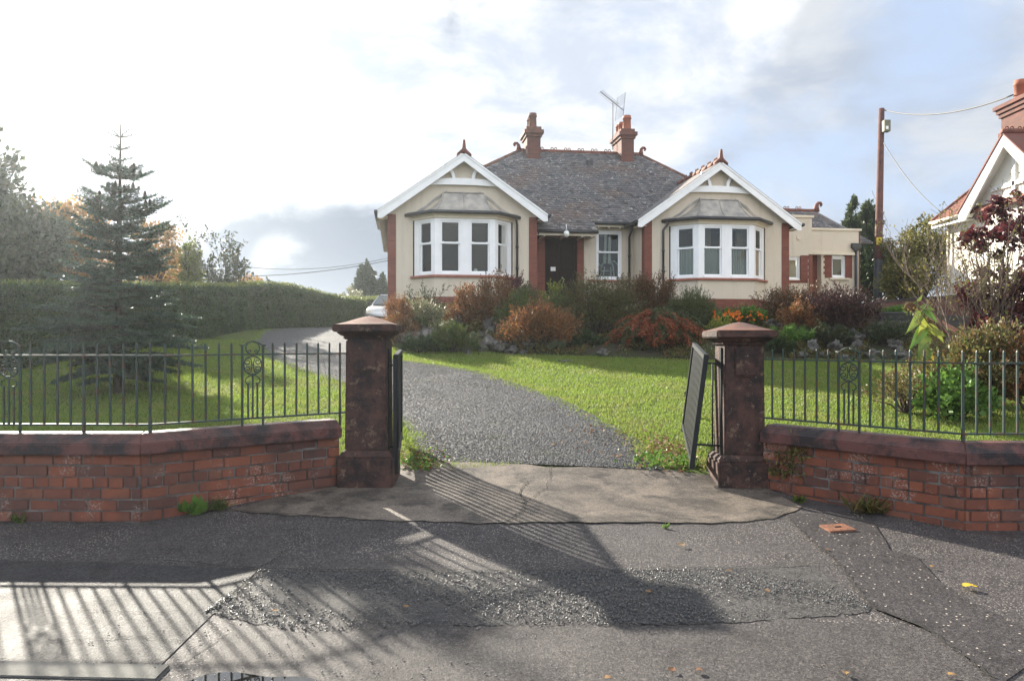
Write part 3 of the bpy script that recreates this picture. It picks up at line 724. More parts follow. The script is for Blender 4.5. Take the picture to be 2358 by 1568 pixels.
# ------------------------------------------------------------------ the bungalow (local frame: s along the front, y inwards)
HA = R(8.3); HO = Vector((-3.66, 23, 0)); HC, HS = math.cos(HA), math.sin(HA)
def hl(p): return Vector((HO.x+HC*p[0]-HS*p[1], HO.y+HS*p[0]+HC*p[1], p[2]))
def hloc(P): d = Vector(P)-HO; return Vector((HC*d.x+HS*d.y, -HS*d.x+HC*d.y, P[2]))
house = thing('bungalow', 'cream roughcast bungalow with two gabled bays, red brick corners and a grey slate roof', 'house', tuple(hl((6.3, 5, 2.45))))
ZB, ZE = 2.2, 5.30                           # wall foot, wall head
def hb(mb, a, b): return mb.box(a, b)
GL = (0.0, 4.456); GR = (7.835, 12.587); AP = 7.16; SL = .70
BAYS = [((GL[0]+GL[1])/2, 1.49, .89), ((GR[0]+GR[1])/2, 1.58, .90)]
BD = .70                                     # bay depth
ZS, ZW = 3.50, 5.14                          # sill, window head
def slab(mb, poly, tdown, tf=None): mb.prism([Vector(p) for p in poly], (0, 0, -tdown), tf=tf)
def gable_wall(g, bay):
    c, hw, _ = bay; mb = MB(hl); g0, g1 = g; q = .24
    z_e = AP-.13-SL*(g1-g0)/2
    mb.box((g0+q, 0, ZB+.62), (c-hw, .28, ZE)); mb.box((c+hw, 0, ZB+.62), (g1-q, .28, ZE)); mb.box((c-hw, 0, ZW+.14), (c+hw, .28, ZE))
    mid = (g0+g1)/2
    mb.prism([(g0, .001, ZE+.0), (g1, .001, ZE), (g1, .001, z_e), (mid, .001, AP-.13), (g0, .001, z_e)], (0, .28, 0))
    return mb
mb = MB(hl)
w1 = gable_wall(GL, BAYS[0]); w2 = gable_wall(GR, BAYS[1])
for k in (w1, w2):
    b = len(mb.v); mb.v += k.v; mb.f += [[b+i for i in f] for f in k.f]; mb.sm += k.sm
D0, D1, WN0, WN1 = 4.93, 5.98, 6.615, 7.48   # door, small window
for a, b in (((WN0-.42, 1.2, ZB), (WN0, 1.45, ZE)), ((WN1, 1.2, ZB), (GR[0], 1.45, ZE)), ((WN0, 1.2, ZB), (WN1, 1.45, 3.55)), ((WN0, 1.2, 5.15), (WN1, 1.45, ZE))): mb.box(a, b)
mb.box((0.0, .28, ZB), (.28, 10, ZE)); mb.box((GR[1]-.28, .28, ZB), (GR[1], 10, ZE)); mb.box((.28, 9.72, ZB), (GR[1]-.28, 10, ZE))
mb.box((GL[1]-.28, .28, ZB), (GL[1], 1.44, ZE)); mb.box((GR[0], .28, ZB), (GR[0]+.28, 1.44, ZE))
mb.build('wall', M['cream'], house)
# brick: corner strips, plinth, door surround
for g in (GL, GR):
    for x0 in (g[0]-.004, g[1]-.24+.004): MB(hl).box((x0, -.02, ZB), (x0+.24, .26, ZE+.02)).build('corner_brickwork', M['redbrick'], house)
    MB(hl).box((g[0]+.236, -.035, ZB), (g[1]-.236, .26, ZB+.62)).build('plinth', M['redbrick'], house)
mb = MB(hl)
mb.box((GL[1]+.004, 1.15, ZB), (D0, 1.4, 5.02)); mb.box((D1, 1.15, ZB), (WN0-.42, 1.4, 5.02)); mb.box((D0, 1.15, 4.86), (D1, 1.4, 5.02))
mb.build('door_surround', M['redbrick'], house)
dr = MB(hl); mid = (D0+D1)/2; dr.box((D0, 1.28, 2.7), (D1, 1.34, 4.86)); dr.build('door', M['doorwood'], house); dobj = house.children[-1]
pn = MB(hl)
for x0, x1 in ((D0+.03, mid-.01), (mid+.01, D1-.03)):
    pn.box((x0, 1.255, 2.72), (x0+.09, 1.282, 4.83)); pn.box((x1-.09, 1.255, 2.72), (x1, 1.282, 4.83))
    for z0, z1 in ((2.72, 2.9), (3.55, 3.66), (4.25, 4.36), (4.74, 4.83)): pn.box((x0+.09, 1.257, z0), (x1-.09, 1.282, z1))
pn.build('door_leaf', M['doorwood'], dobj)
MB(hl).box((D0+.20, 1.244, 3.82), (D0+.36, 1.254, 3.95)).build('notice', M['white'], dobj)
MB(hl).tube([(mid+.05, 1.21, 3.6), (mid+.05, 1.255, 3.6)], .03, 10).build('handle', M['steel'], dobj)
MB(hl).box((D0-.1, .75, 2.45), (D1+.1, 1.15, 2.68)).build('door_step', M['sandstone_sill'], house)
# ---- sash windows
def sash_window(parent, A, B, z0, z1, name='window', jamb=.085, up=.43, tfh=hl):
    A = Vector((A[0], A[1], 0)); B = Vector((B[0], B[1], 0)); d = (B-A); W = d.length; d.normalize(); nin = Vector((-d.y, d.x, 0))
    tf = lambda p: tfh(A+d*p[0]+nin*p[1]+Vector((0, 0, p[2])))
    f = MB(tf); f.box((0, 0, z0), (jamb, .12, z1)); f.box((W-jamb, 0, z0), (W, .12, z1)); f.box((jamb, 0.004, z1-.075), (W-jamb, .12, z1)); f.box((jamb, -.035, z0), (W-jamb, .12, z0+.07))
    fo = f.build('window' if name == 'window' else name, M['pvc'], parent, bevel=.004)
    zm = z1-up*(z1-z0); x0, x1 = jamb-.004, W-jamb+.004
    for k, (za, zb_, dp) in enumerate(((zm-.03, z1-.078, .028), (z0+.066, zm+.012, .066))):
        s = MB(tf); sw = .052; s.box((x0, dp, za), (x0+sw, dp+.036, zb_)); s.box((x1-sw, dp, za), (x1, dp+.036, zb_)); s.box((x0+sw, dp+.001, zb_-.045), (x1-sw, dp+.035, zb_)); s.box((x0+sw, dp+.001, za), (x1-sw, dp+.035, za+.052))
        if k == 0:
            for xx in (x0+sw, x1-sw-.07): s.add([(xx, dp+.002, za+.05), (xx+.07, dp+.002, za+.05), (xx+.035, dp+.002, za+.07), (xx, dp+.03, za+.05), (xx+.07, dp+.03, za+.05), (xx+.035, dp+.03, za+.07)], [(0, 1, 2), (3, 5, 4), (0, 2, 5, 3), (1, 4, 5, 2)])
        s.build('sash', M['pvc'], fo)
        MB(tf).box((x0+sw-.006, dp+.014, za+.046), (x1-sw+.006, dp+.020, zb_-.04)).build('pane', M['glass'], fo)
    return fo
# ---- canted bays
for (c, hw, hf), tone in zip(BAYS, (0, 1)):
    pts = [(c-hw, 0), (c-hf, -BD), (c+hf, -BD), (c+hw, 0)]
    def outset(e):
        P = [Vector((p[0], p[1], 0)) for p in pts]; res = []
        ns = []
        for a, b in zip(P, P[1:]): dd = (b-a).normalized(); ns.append(Vector((dd.y, -dd.x, 0)))
        res.append(Vector((P[0].x, P[0].y, 0))+Vector((-1, 0, 0))*(e/max(.2, -ns[0].x if ns[0].x else 1)))
        for i in (1, 2):
            m_ = (ns[i-1]+ns[i]).normalized(); res.append(P[i]+m_*(e/m_.dot(ns[i])))
        res.append(Vector((P[3].x, P[3].y, 0))+Vector((1, 0, 0))*(e/max(.2, ns[2].x)))
        return [(q.x, q.y) for q in res]
    def ring(mb, e0, e1, z0, z1, back=.0):
        o = outset(e0); i_ = outset(e1)
        for k in range(3):
            mb.hexa([(*o[k], z0), (*o[k+1], z0), (*i_[k+1], z0), (*i_[k], z0), (*o[k], z1), (*o[k+1], z1), (*i_[k+1], z1), (*i_[k], z1)])
    mb = MB(hl); ring(mb, 0, -.22, ZB+.62, ZS-.075); mb.build('bay_wall', M['cream'], house)
    mb = MB(hl); ring(mb, .035, -.22, ZB, ZB+.60); ring(mb, .02, -.2, ZB+.60, ZB+.665); mb.build('bay_plinth', M['redbrick'], house)
    mb = MB(hl); ring(mb, .075, -.2, ZS-.075, ZS-.005); mb.build('bay_sill', M['sandstone_sill'], house, bevel=.012)
    iw = outset(-.045)
    wins = []
    for k in (0, 1, 1, 2):
        pass
    e = .0
    P = outset(-.03); V2 = [Vector((*p, 0)) for p in P]
    # corner posts
    mb = MB(hl)
    for k in (1, 2):
        q = V2[k]; a = (V2[k-1]-q).normalized()*.075; b = (V2[k+1]-q).normalized()*.075; ins = (a+b).normalized()*.16
        mb.prism([tuple((q+a).xy)+(ZS-.004,), tuple(q.xy)+(ZS-.004,), tuple((q+b).xy)+(ZS-.004,), tuple((q+b+ins*.5).xy)+(ZS-.004,), tuple((q+ins).xy)+(ZS-.004,), tuple((q+a+ins*.5).xy)+(ZS-.004,)], (0, 0, ZW-ZS))
    mx_ = (V2[1]+V2[2])/2; mb.box((mx_.x-.06, mx_.y, ZS-.004), (mx_.x+.06, mx_.y+.14, ZW))
    for k, sg in ((0, 1), (3, -1)):
        q = V2[k]; dd = (V2[1 if k == 0 else 2]-q).normalized()
        nn = Vector((dd.y, -dd.x, 0)) if sg > 0 else Vector((-dd.y, dd.x, 0))
        mb.prism([tuple(q.xy)+(ZS-.004,), tuple((q+dd*.13).xy)+(ZS-.004,), tuple((q+dd*.13-nn*.1).xy)+(ZS-.004,), tuple((q-nn*.1).xy)+(ZS-.004,)], (0, 0, ZW-ZS))
    mb.build('bay_post', M['pvc'], house)
    def seg(a, b, t0, t1): d_ = (b-a); return (a+d_.normalized()*t0), (b-d_.normalized()*t1)
    A, B = seg(V2[0], V2[1], .131, .076); sash_window(house, A, B, ZS, ZW)
    A, B = seg(V2[1], V2[2], .076, 0); sash_window(house, A, mx_-Vector((.061, 0, 0)), ZS, ZW)
    sash_window(house, mx_+Vector((.061, 0, 0)), V2[2]-Vector((.076, 0, 0)), ZS, ZW)
    A, B = seg(V2[2], V2[3], .076, .131); sash_window(house, A, B, ZS, ZW)
    mb = MB(hl); ring(mb, .012, -.16, ZW, ZW+.07); ring(mb, .055, -.16, ZW+.07, ZW+.115); ring(mb, .095, -.16, ZW+.115, ZW+.15); mb.build('bay_cornice', M['cream_smooth'], house)
    # swept lead roof
    prof = [(.13, ZW+.17), (.02, ZW+.185), (-.16, ZW+.27), (-.32, ZW+.42), (-.46, ZW+.62), (-.56, ZW+.82)]
    mb = MB(hl); rows = []
    for e_, z in prof:
        o = outset(e_*1.0); y0 = min(0, 0)
        f_ = 1+e_/BD if e_ < 0 else 1
        if e_ < 0: o = [(c-hw+(-e_)*1.75, 0), (c-hf+(-e_)*.52, -BD-e_), (c+hf-(-e_)*.52, -BD-e_), (c+hw-(-e_)*1.75, 0)]
        rows.append([(*q, z) for q in o])
    vs = [p for r_ in rows for p in r_]; n4 = 4
    mb.add(vs, [(i*4+k, i*4+k+1, i*4+4+k+1, i*4+4+k) for i in range(len(rows)-1) for k in range(3)]+[(len(rows)*4-4, len(rows)*4-3, len(rows)*4-2, len(rows)*4-1)])
    ro = mb.build('bay_roof', M['lead'], house)
    rl = MB(hl)
    for k in (1, 2): rl.tube([(*r_[k][:2], r_[k][2]+.012) for r_ in rows], .022, 6)
    rl.tube([((r_[1][0]+r_[2][0])/2, r_[1][1], r_[1][2]+.012) for r_ in rows], .022, 6)
    tp = rows[-1]; rl.tube([(tp[0][0], -.02, tp[0][2]+.02), (tp[1][0], tp[1][1], tp[1][2]+.02), (tp[2][0], tp[2][1], tp[2][2]+.02), (tp[3][0], -.02, tp[3][2]+.02)], .022, 6)
    rl.build('roof_roll', M['lead'], ro)
    for a_, b_ in ((c-hw-.17, tp[0][0]+.02), (c+hw+.17, tp[3][0]-.02)):
        fl_ = MB(hl); xs_ = [a_+(b_-a_)*t_ for t_ in (0, .22, .45, .7, 1)]; zs_ = [ZW+.20, ZW+.24, ZW+.40, ZW+.66, ZW+.88]
        for j in range(4): fl_.hexa([(xs_[j], -.022, zs_[j]-.05), (xs_[j+1], -.022, zs_[j+1]-.05), (xs_[j+1], 0, zs_[j+1]-.05), (xs_[j], 0, zs_[j]-.05), (xs_[j], -.022, zs_[j]+.04), (xs_[j+1], -.022, zs_[j+1]+.04), (xs_[j+1], 0, zs_[j+1]+.04), (xs_[j], 0, zs_[j]+.04)])
        fl_.build('flashing', M['lead'], ro)
    gt = outset(.16); g_ = MB(hl); g_.tube([(*q, ZW+.155) for q in gt], .055, 8); g_.build('bay_gutter', M['black'], house)
    # room behind the glass
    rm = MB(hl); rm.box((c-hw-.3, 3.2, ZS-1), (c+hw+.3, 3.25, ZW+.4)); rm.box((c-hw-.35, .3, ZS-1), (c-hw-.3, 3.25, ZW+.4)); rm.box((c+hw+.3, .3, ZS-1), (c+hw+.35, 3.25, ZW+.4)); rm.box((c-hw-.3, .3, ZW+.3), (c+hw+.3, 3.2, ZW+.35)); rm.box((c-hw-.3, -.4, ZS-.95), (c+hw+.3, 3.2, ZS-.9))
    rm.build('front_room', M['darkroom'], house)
# ---- bargeboards and gable timbers
for g in (GL, GR):
    mid = (g[0]+g[1])/2; hwid = (g[1]-g[0])/2+.29; yb = -.27
    bb = MB(hl); zt_ = AP-.02; ze = zt_-SL*hwid; th = .245
    for sg in (-1, 1):
        bb.prism([(mid, yb, zt_), (mid+sg*hwid, yb, ze), (mid+sg*hwid, yb, ze-th*.85), (mid+sg*(hwid-.12), yb, ze-th+.12*SL*.3), (mid, yb, zt_-th)], (0, .05, 0))
        bb.prism([(mid, yb-.022, zt_+.008), (mid+sg*(hwid+.02), yb-.022, ze-.006), (mid+sg*(hwid+.02), yb-.022, ze-.06), (mid, yb-.022, zt_-.05)], (0, .024, 0))
    bb.build('bargeboard', M['white'], house)
    so = MB(hl)
    for sg in (-1, 1):
        so.prism([(mid, yb+.05, zt_-.06), (mid+sg*hwid, yb+.05, ze-.06), (mid+sg*hwid, yb+.05, ze-.075), (mid, yb+.05, zt_-.075)], (0, .22, 0))
        so.box((mid+sg*(hwid-.02), yb+.05, ze-.17), (mid+sg*(hwid-.29), .3, ze-.155))
    so.build('soffit', M['cream_smooth'], house)
    tb = MB(hl); zc = 6.20; hw2 = 1.11; yt = -.12
    top = []; bot = []
    for i in range(13):
        x = -hw2+2*hw2*i/12; rise = .07*(1-(x/hw2)**2); top.append((mid+x*.93, yt, zc+.15+rise)); bot.append((mid+x, yt, zc-.01+rise*.45))
    tb.prism(bot+top[::-1], (0, .06, 0))
    for sg in (-1, 1):
        o_, i_ = [], []
        for k in range(9):
            a = math.pi/2*k/8; 
            o_.append((mid+sg*(.66-.42*math.cos(a*.86)), yt+.004, zc+.17+.50*math.sin(a*.86))); i_.append((mid+sg*(.66-.33*math.cos(a*.86)), yt+.004, zc+.17+.40*math.sin(a*.86)))
        tb.prism(o_+i_[::-1], (0, .05, 0))
    tb.build('gable_timber', M['white'], house)
# ---- roofs
rf = MB(hl)
EV = (-.30, 12.90, .90, 10.3); RZ = 8.70; RS0, RS1, RY = 4.78, 9.49, 5.6; EZ = 5.39
slab(rf, [(EV[0], EV[2], EZ), (EV[1], EV[2], EZ), (RS1, RY, RZ), (RS0, RY, RZ)], .05)
slab(rf, [(EV[0], EV[3], EZ), (EV[0], EV[2], EZ), (RS0, RY, RZ)], .05); slab(rf, [(EV[1], EV[2], EZ), (EV[1], EV[3], EZ), (RS1, RY, RZ)], .05)
slab(rf, [(EV[1], EV[3], EZ), (EV[0], EV[3], EZ), (RS0, RY, RZ), (RS1, RY, RZ)], .05)
PE = (GL[1]+.02, 6.42, .38, EZ-SL*.52)                        # the swept-down porch eave
slab(rf, [(PE[0], PE[2], PE[3]), (PE[1], PE[2], PE[3]), (PE[1], .92, EZ+.012), (PE[0], .92, EZ+.012)], .05)
for g in (GL, GR):
    mid = (g[0]+g[1])/2; hwid = (g[1]-g[0])/2+.30; ze = AP-SL*hwid
    for sg in (-1, 1): slab(rf, [(mid, -.29, AP+.005), (mid+sg*hwid, -.29, ze), (mid+sg*hwid, 2.2, ze), (mid, 3.5, AP+.005)], .05)
roof = rf.build('roof', M['slate'], house)
def slates(parent, O, U, Vv, poly, wS=.165, hS=.165, lift=.010, m=None, name='slate_courses', tf=hl, seed=5):
    """separate slates laid over a roof plane: O origin, U along the eave, Vv up the slope (unit vectors), poly in (u, v)"""
    r = np.random.default_rng(seed); O, U, Vv = Vector(O), Vector(U).normalized(), Vector(Vv).normalized(); Nn = U.cross(Vv).normalized()
    if Nn.z < 0: Nn = -Nn
    us = [p[0] for p in poly]; vs_ = [p[1] for p in poly]; V = []; F = []; row = 0; v = min(vs_)
    P = np.array(poly)
    while v < max(vs_):
        u = min(us)-(wS*.5 if row % 2 else 0)
        cu = np.arange(u, max(us)+wS, wS); ok = inside(P, cu+wS/2, np.full(len(cu), v+hS*.5))
        for x in cu[ok]:
            a = .004; l0 = lift+.016+r.uniform(0, .010); l1 = lift-.004; sl = r.uniform(-.006, .006); ww = wS-r.uniform(.008, .020); dv = r.uniform(-.008, .008); hh = hS*1.25
            q = [O+U*x+Vv*(v+dv)+Nn*l0, O+U*(x+ww)+Vv*(v+dv+sl)+Nn*(l0+r.uniform(-.003, .003)), O+U*(x+ww)+Vv*(v+hh)+Nn*l1, O+U*x+Vv*(v+hh)+Nn*l1]
            q += [p-Nn*.013 for p in q[:2]]
            b = len(V); V += [tf(p) for p in q]; F += [[b, b+1, b+2, b+3], [b+4, b+5, b+1, b]]
        v += hS; row += 1
    return np_mesh(name, np.array([tuple(p) for p in V]), np.array(F), m or M['slate'], parent)
sv = Vector((0, RY-EV[2], RZ-EZ)); sl_len = sv.length
slates(roof, (EV[0], EV[2]-.03, EZ-.02), (1, 0, 0), sv, [(4.3, 0), (8.3, 0), (13.2, -.0), (9.7, sl_len-.05), (5.0, sl_len-.05), (2.6, 2.4)], seed=5)
slates(roof, (PE[0], PE[2]-.03, PE[3]-.02), (1, 0, 0), (0, .52, SL*.52), [(0, 0), (PE[1]-PE[0], 0), (PE[1]-PE[0], .70), (0, .70)], seed=6)
# ridge and hip tiles, crested
rt = MB(hl)
def ridge(mb, a, b, r=.09):
    a, b = Vector(a), Vector(b); n = max(1, int((b-a).length/.45)); dd = (b-a).normalized()
    for i in range(n):
        p = a.lerp(b, i/n); q = a.lerp(b, (i+1)/n)-dd*.006
        mb.tube([p, q], [r, r*1.0], 8, True)
def crests(parent, a, b, step=.52, tf=None):
    a, b = Vector(a), Vector(b); n = int((b-a).length/step); dd = (b-a).normalized()
    for i in range(n):
        f = MB(tf); crest(f, a+dd*step*i, a+dd*step*(i+1.001), step); f.build('ridge_crest', M['oldclay'], parent)
def crest(mb, a, b, step=.52):
    a, b = Vector(a), Vector(b); n = int((b-a).length/step); dd = (b-a).normalized(); up = Vector((0, 0, 1))
    for i in range(n):
        c0 = a+dd*(step*(i+.5))
        for sg in (-1, 1):
            c = c0+dd*sg*.068+up*.115
            mb.tube([c+(dd*math.cos(k*math.pi/5)+up*math.sin(k*math.pi/5))*.046 for k in range(11)], .017, 5, True, False)
        mb.tube([c0-dd*.17+up*.055, c0+dd*.17+up*.055], .03, 4)
ridge(rt, (RS0-.05, RY, RZ+.0), (RS1+.05, RY, RZ)); rt.build('ridge_tiles', M['terracotta'], roof)
crests(roof, (RS0+.55, RY, RZ), (RS1-.3, RY, RZ), tf=hl)
for s_, e_ in ((RS0, EV[0]), (RS1, EV[1])): hp = MB(hl); ridge(hp, (s_, RY, RZ-.02), (e_, EV[2], EZ), .075); hp.build('hip_tiles', M['oldclay'], roof)
def scroll(mb, c, sg, s=1.0):
    c = Vector(c); pts = [(0, -.05), (sg*.02, .10), (sg*.03, .22), (sg*.10, .31), (sg*.20, .31), (sg*.245, .25), (sg*.22, .20), (sg*.17, .215)]
    mb.tube([c+Vector((x*s, 0, z*s)) for x, z in pts], [.15*s, .11*s, .085*s, .07*s, .07*s, .06*s, .055*s, .045*s], 8)
for x, sg in ((RS0, -1), (RS1, 1)):
    f = MB(hl); scroll(f, (x, RY, RZ+.03), sg, .78); f.build('scroll_finial', M['terracotta'], roof)
for g in (GL, GR):
    mid = (g[0]+g[1])/2; f = MB(hl)
    ridge(f, (mid, -.30, AP+.02), (mid, 3.5, AP+.02), .085)
    f.build('ridge_tiles', M['terracotta'], roof)
    crests(roof, (mid, -.1, AP+.02), (mid, 3.4, AP+.02), tf=hl)
    f = MB(hl); f.prism([(mid-.22, -.31, AP-.13), (mid, -.31, AP+.04), (mid+.22, -.31, AP-.13), (mid+.22, -.31, AP-.06), (mid+.06, -.31, AP+.09), (mid+.035, -.31, AP+.30), (mid+.03, -.31, AP+.36), (mid-.03, -.31, AP+.36), (mid-.035, -.31, AP+.30), (mid-.06, -.31, AP+.09), (mid-.22, -.31, AP-.06)], (0, .12, 0))
    f.build('apex_finial', M['terracotta'], roof, bevel=.012)
MB(hl).box((7.15, 4.55, 7.96), (7.35, 4.75, 8.20)).build('roof_vent', M['black'], roof)
# ---- chimneys
def chimney(s0, s1, y0, y1, zb, zt_, pots, m, dark):
    c = MB(hl); c.box((s0, y0, zb), (s1, y1, zt_-.36)); ch = c.build('chimney', M['chimney_brick'], house)
    k = MB(hl); k.box((s0-.05, y0-.05, zt_-.36), (s1+.05, y1+.05, zt_-.25)); k.box((s0-.11, y0-.11, zt_-.25), (s1+.11, y1+.11, zt_-.12)); k.box((s0-.03, y0-.03, zt_-.12), (s1+.03, y1+.03, zt_)); k.build('corbel', M['oldclay'] if dark else M['chimney_brick'], ch)
    MB(hl).box((s0-.03, y0-.03, zb+.02), (s1+.03, y0+.25, zb+.20+.1)).build('flashing', M['lead'], ch)
    for (px, py, ph, pr) in pots:
        q = MB(hl); q.lathe((px, py, zt_-.01), [(pr*1.05, 0), (pr, .08), (pr*.92, ph*.75), (pr*1.08, ph*.78), (pr*1.08, ph*.86), (pr*.98, ph*.88), (pr*.98, ph), (pr*.75, ph)], 16); q.build('chimney_pot', M[dark or 'pot'], ch)
chimney(4.98, 5.48, 4.95, 5.95, 7.95, 9.44, [(5.23, 5.2, .56, .15), (5.23, 5.6, .5, .15)], 0, 'oldclay')
chimney(8.55, 9.03, 4.95, 6.15, 7.95, 9.50, [(8.83, 5.2, .56, .16), (8.76, 5.62, .42, .14), (8.76, 5.98, .42, .14)], 0, None)
# ---- gutters, fascias and downpipes
fz = MB(hl)
fz.box((PE[0], PE[2]+.03, PE[3]-.18), (PE[1], PE[2]+.06, PE[3]-.02)); fz.box((PE[1], .92, EZ-.17), (GR[0]-.02, .95, EZ-.02))
for x in (4.75, 5.4, 5.95, 6.25): fz.box((x, PE[2]+.03, PE[3]-.21), (x+.05, 1.15, PE[3]-.15))
for x in (6.6, 6.95, 7.3): fz.box((x, .93, EZ-.20), (x+.05, 1.2, EZ-.13))
fz.box((PE[1]-.03, PE[2]+.06, PE[3]-.18), (PE[1], 1.2, PE[3]-.02)); fz.build('fascia', M['cream_smooth'], house)
gt = MB(hl); gt.tube([(PE[0]-.02, PE[2]-.03, PE[3]-.06), (PE[1]+.04, PE[2]-.03, PE[3]-.06)], .055, 8); gt.build('gutter', M['black'], house)
gt = MB(hl); gt.tube([(PE[1]-.1, .86, EZ-.06), (GR[0]-.1, .86, EZ-.06)], .055, 8); gt.build('gutter', M['black'], house)
for g in (GL, GR):
    mid = (g[0]+g[1])/2; hwid = (g[1]-g[0])/2+.34; ze = AP-SL*hwid-.02
    for sg in (-1, 1):
        gt = MB(hl); gt.tube([(mid+sg*hwid, -.30, ze), (mid+sg*hwid, .95 if (g is GL and sg > 0) or (g is GR and sg < 0) else 3.2, ze)], .055, 8); gt.build('gutter', M['black'], house)
def downpipe(pts, r=.036):
    d = MB(hl); d.tube(pts, r, 8)
    for i in range(1, 4):
        a, b = Vector(pts[-2]), Vector(pts[-1]); p = a.lerp(b, i/4); d.lathe((p.x, p.y, p.z-.04), [(r*1.3, 0), (r*1.3, .08)], 8)
    d.build('downpipe', M['black'], house)
c, hw, hf = BAYS[0]; downpipe([(c+hw+.10, -.12, ZW+.13), (c+hw+.10, -.12, ZW+.05), (c+hw+.13, -.06, ZW-.08), (c+hw+.13, -.06, 2.5)])
c, hw, hf = BAYS[1]; downpipe([(c-hw-.10, -.14, ZW+.13), (c-hw-.10, -.14, ZW+.04), (c-hw-.21, -.06, ZW-.14), (c-hw-.21, -.06, 2.5)])
downpipe([(GR[0]-.12, .85, EZ-.08), (GR[0]-.12, .86, EZ-.2), (GR[0]-.14, 1.13, EZ-.45), (GR[0]-.14, 1.13, 2.5)])
downpipe([(GL[1]+.12, .36, PE[3]-.1), (GL[1]+.12, .5, PE[3]-.2), (GL[1]+.12, 1.09, PE[3]-.45), (GL[1]+.12, 1.09, 2.5)], .03)
# ---- the small window beside the door
mb = MB(hl); mb.box((WN0-.28, 1.12, 3.48), (WN1+.20, 1.3, 3.55)); mb.build('window_sill', M['sandstone_sill'], house, bevel=.01)
sash_window(house, (WN0, 1.26), (WN1, 1.26), 3.55, 5.15, jamb=.06)
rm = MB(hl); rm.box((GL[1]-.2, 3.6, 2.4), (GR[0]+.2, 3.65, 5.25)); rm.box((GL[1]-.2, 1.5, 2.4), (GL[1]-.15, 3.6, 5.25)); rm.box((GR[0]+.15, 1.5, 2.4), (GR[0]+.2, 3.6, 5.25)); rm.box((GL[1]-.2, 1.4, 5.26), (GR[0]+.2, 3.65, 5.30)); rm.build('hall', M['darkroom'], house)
# ---- flat-roofed side wing
XA0, XA1, YA = GR[1], 15.06, 3.0; XB1, YB = 17.42, 3.8; ZA, ZBt = 6.02, 5.70
mb = MB(hl); mb.box((XA0, YA, ZB), (XA1, YA+.3, 3.78)); mb.box((14.62, YA, 3.78), (XA1, YA+.3, 4.62)); mb.box((XA0, YA, 3.78), (13.9, YA+.3, 4.62)); mb.box((XA0, YA, 4.62), (XA1, YA+.3, ZA)); mb.box((XA1-.3, YA+.3, ZB), (XA1, 8, ZA))
mb.box((XA1, YB, 4.86), (XB1, YB+.3, ZBt)); mb.box((XA1+.82, YB, ZB), (XB1, YB+.3, 3.93)); mb.box((XA1+.82, YB, 3.93), (16.30, YB+.3, 4.86)); mb.box((16.86, YB, 3.93), (XB1, YB+.3, 4.86)); mb.box((XB1-.3, YB+.3, ZB), (XB1, 8, ZBt)); mb.box((XA1-.05, YB+.9, ZB), (XA1+.9, YB+1.0, 4.86))
mb.build('wing_wall', M['cream'], house)
mb = MB(hl); mb.box((XA0, YA-.05, ZA), (XA1+.06, YA+.35, ZA+.08)); mb.box((XA1-.3, YA+.35, ZA), (XA1+.06, 8, ZA+.08)); mb.box((XA1+.06, YB-.05, ZBt), (XB1+.06, YB+.35, ZBt+.08)); mb.box((XB1-.3, YB+.35, ZBt), (XB1+.06, 8, ZBt+.08))
mb.box((XA1+.002, YB-.10, 4.78), (XB1-.25, YB+.02, 4.87)); mb.box((16.2, YB-.07, 3.86), (16.98, YB+.1, 3.93)); mb.build('wing_coping', M['cream_smooth'], house)
mb = MB(hl); mb.box((14.62, YA-.012, 3.70), (14.90, YA+.1, 4.66)); mb.box((14.05, YA-.012, 3.66), (14.9, YA+.1, 3.76)); mb.box((XA1-.13, YA-.02, ZB), (XA1+.015, YA+.25, 4.70)); mb.box((XA1+.02, YB+.30, ZB), (XA1+.86, YB+.36, 4.80))
mb.box((16.02, YB-.012, 3.93), (16.30, YB+.1, 4.78)); mb.box((16.86, YB-.012, 3.93), (17.12, YB+.1, 4.78)); mb.box((XB1-.03, YB-.015, ZB), (XB1+.015, YB+.2, ZBt-.02))
for i in range(8): 
    if i % 2: mb.box((15.97, YB-.011, 3.97+.1*i), (16.03, YB+.1, 4.06+.1*i)); mb.box((14.88, YA-.011, 3.72+.115*i), (14.95, YA+.1, 3.83+.115*i))
mb.build('wing_brickwork', M['redbrick'], house)
sash_window(house, (14.05, YA+.05), (14.62, YA+.05), 3.76, 4.62, jamb=.05, up=.02)
sash_window(house, (16.30, YB+.05), (16.86, YB+.05), 3.93, 4.76, jamb=.05, up=.02)
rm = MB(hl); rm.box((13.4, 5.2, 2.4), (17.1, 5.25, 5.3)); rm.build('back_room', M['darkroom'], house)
mb = MB(hl); mb.box((17.06, YB-.16, 5.06), (17.40, YB-.005, 5.22)); mb.frust((17.23, YB-.085), .10, .1, .30, .15, 4.94, 5.06); mb.build('rain_hopper', M['black'], house)
d = MB(hl); d.tube([(17.23, YB-.08, 5.0), (17.23, YB-.08, 2.4)], .05, 8); d.build('downpipe', M['black'], house)
mb = MB(hl); mb.box((14.48, YA-.03, 5.22), (14.62, YA, 5.36)); mb.build('wall_vent', M['cream_smooth'], house)
mb = MB(hl); mb.box((15.3, YB-.08, 5.1), (15.44, YB, 5.34)); mb.build('meter_box', M['white'], house)
mb = MB(hl); mb.box((15.12, YB-.02, 5.45), (15.25, YB+.02, 5.62)); mb.build('wall_opening', M['black'], house)
rr = MB(hl); q0 = (13.0, 6.4, 6.86); q1 = (17.15, 6.4, 6.86)
slab(rr, [(12.6, 4.3, 5.35), (18.3, 4.3, 5.35), q1, q0], .05); slab(rr, [(18.3, 4.3, 5.35), (18.3, 8.5, 5.35), q1], .05); slab(rr, [(18.3, 8.5, 5.35), (12.6, 8.5, 5.35), q0, q1], .05)
wr = rr.build('wing_roof', M['slate'], house)
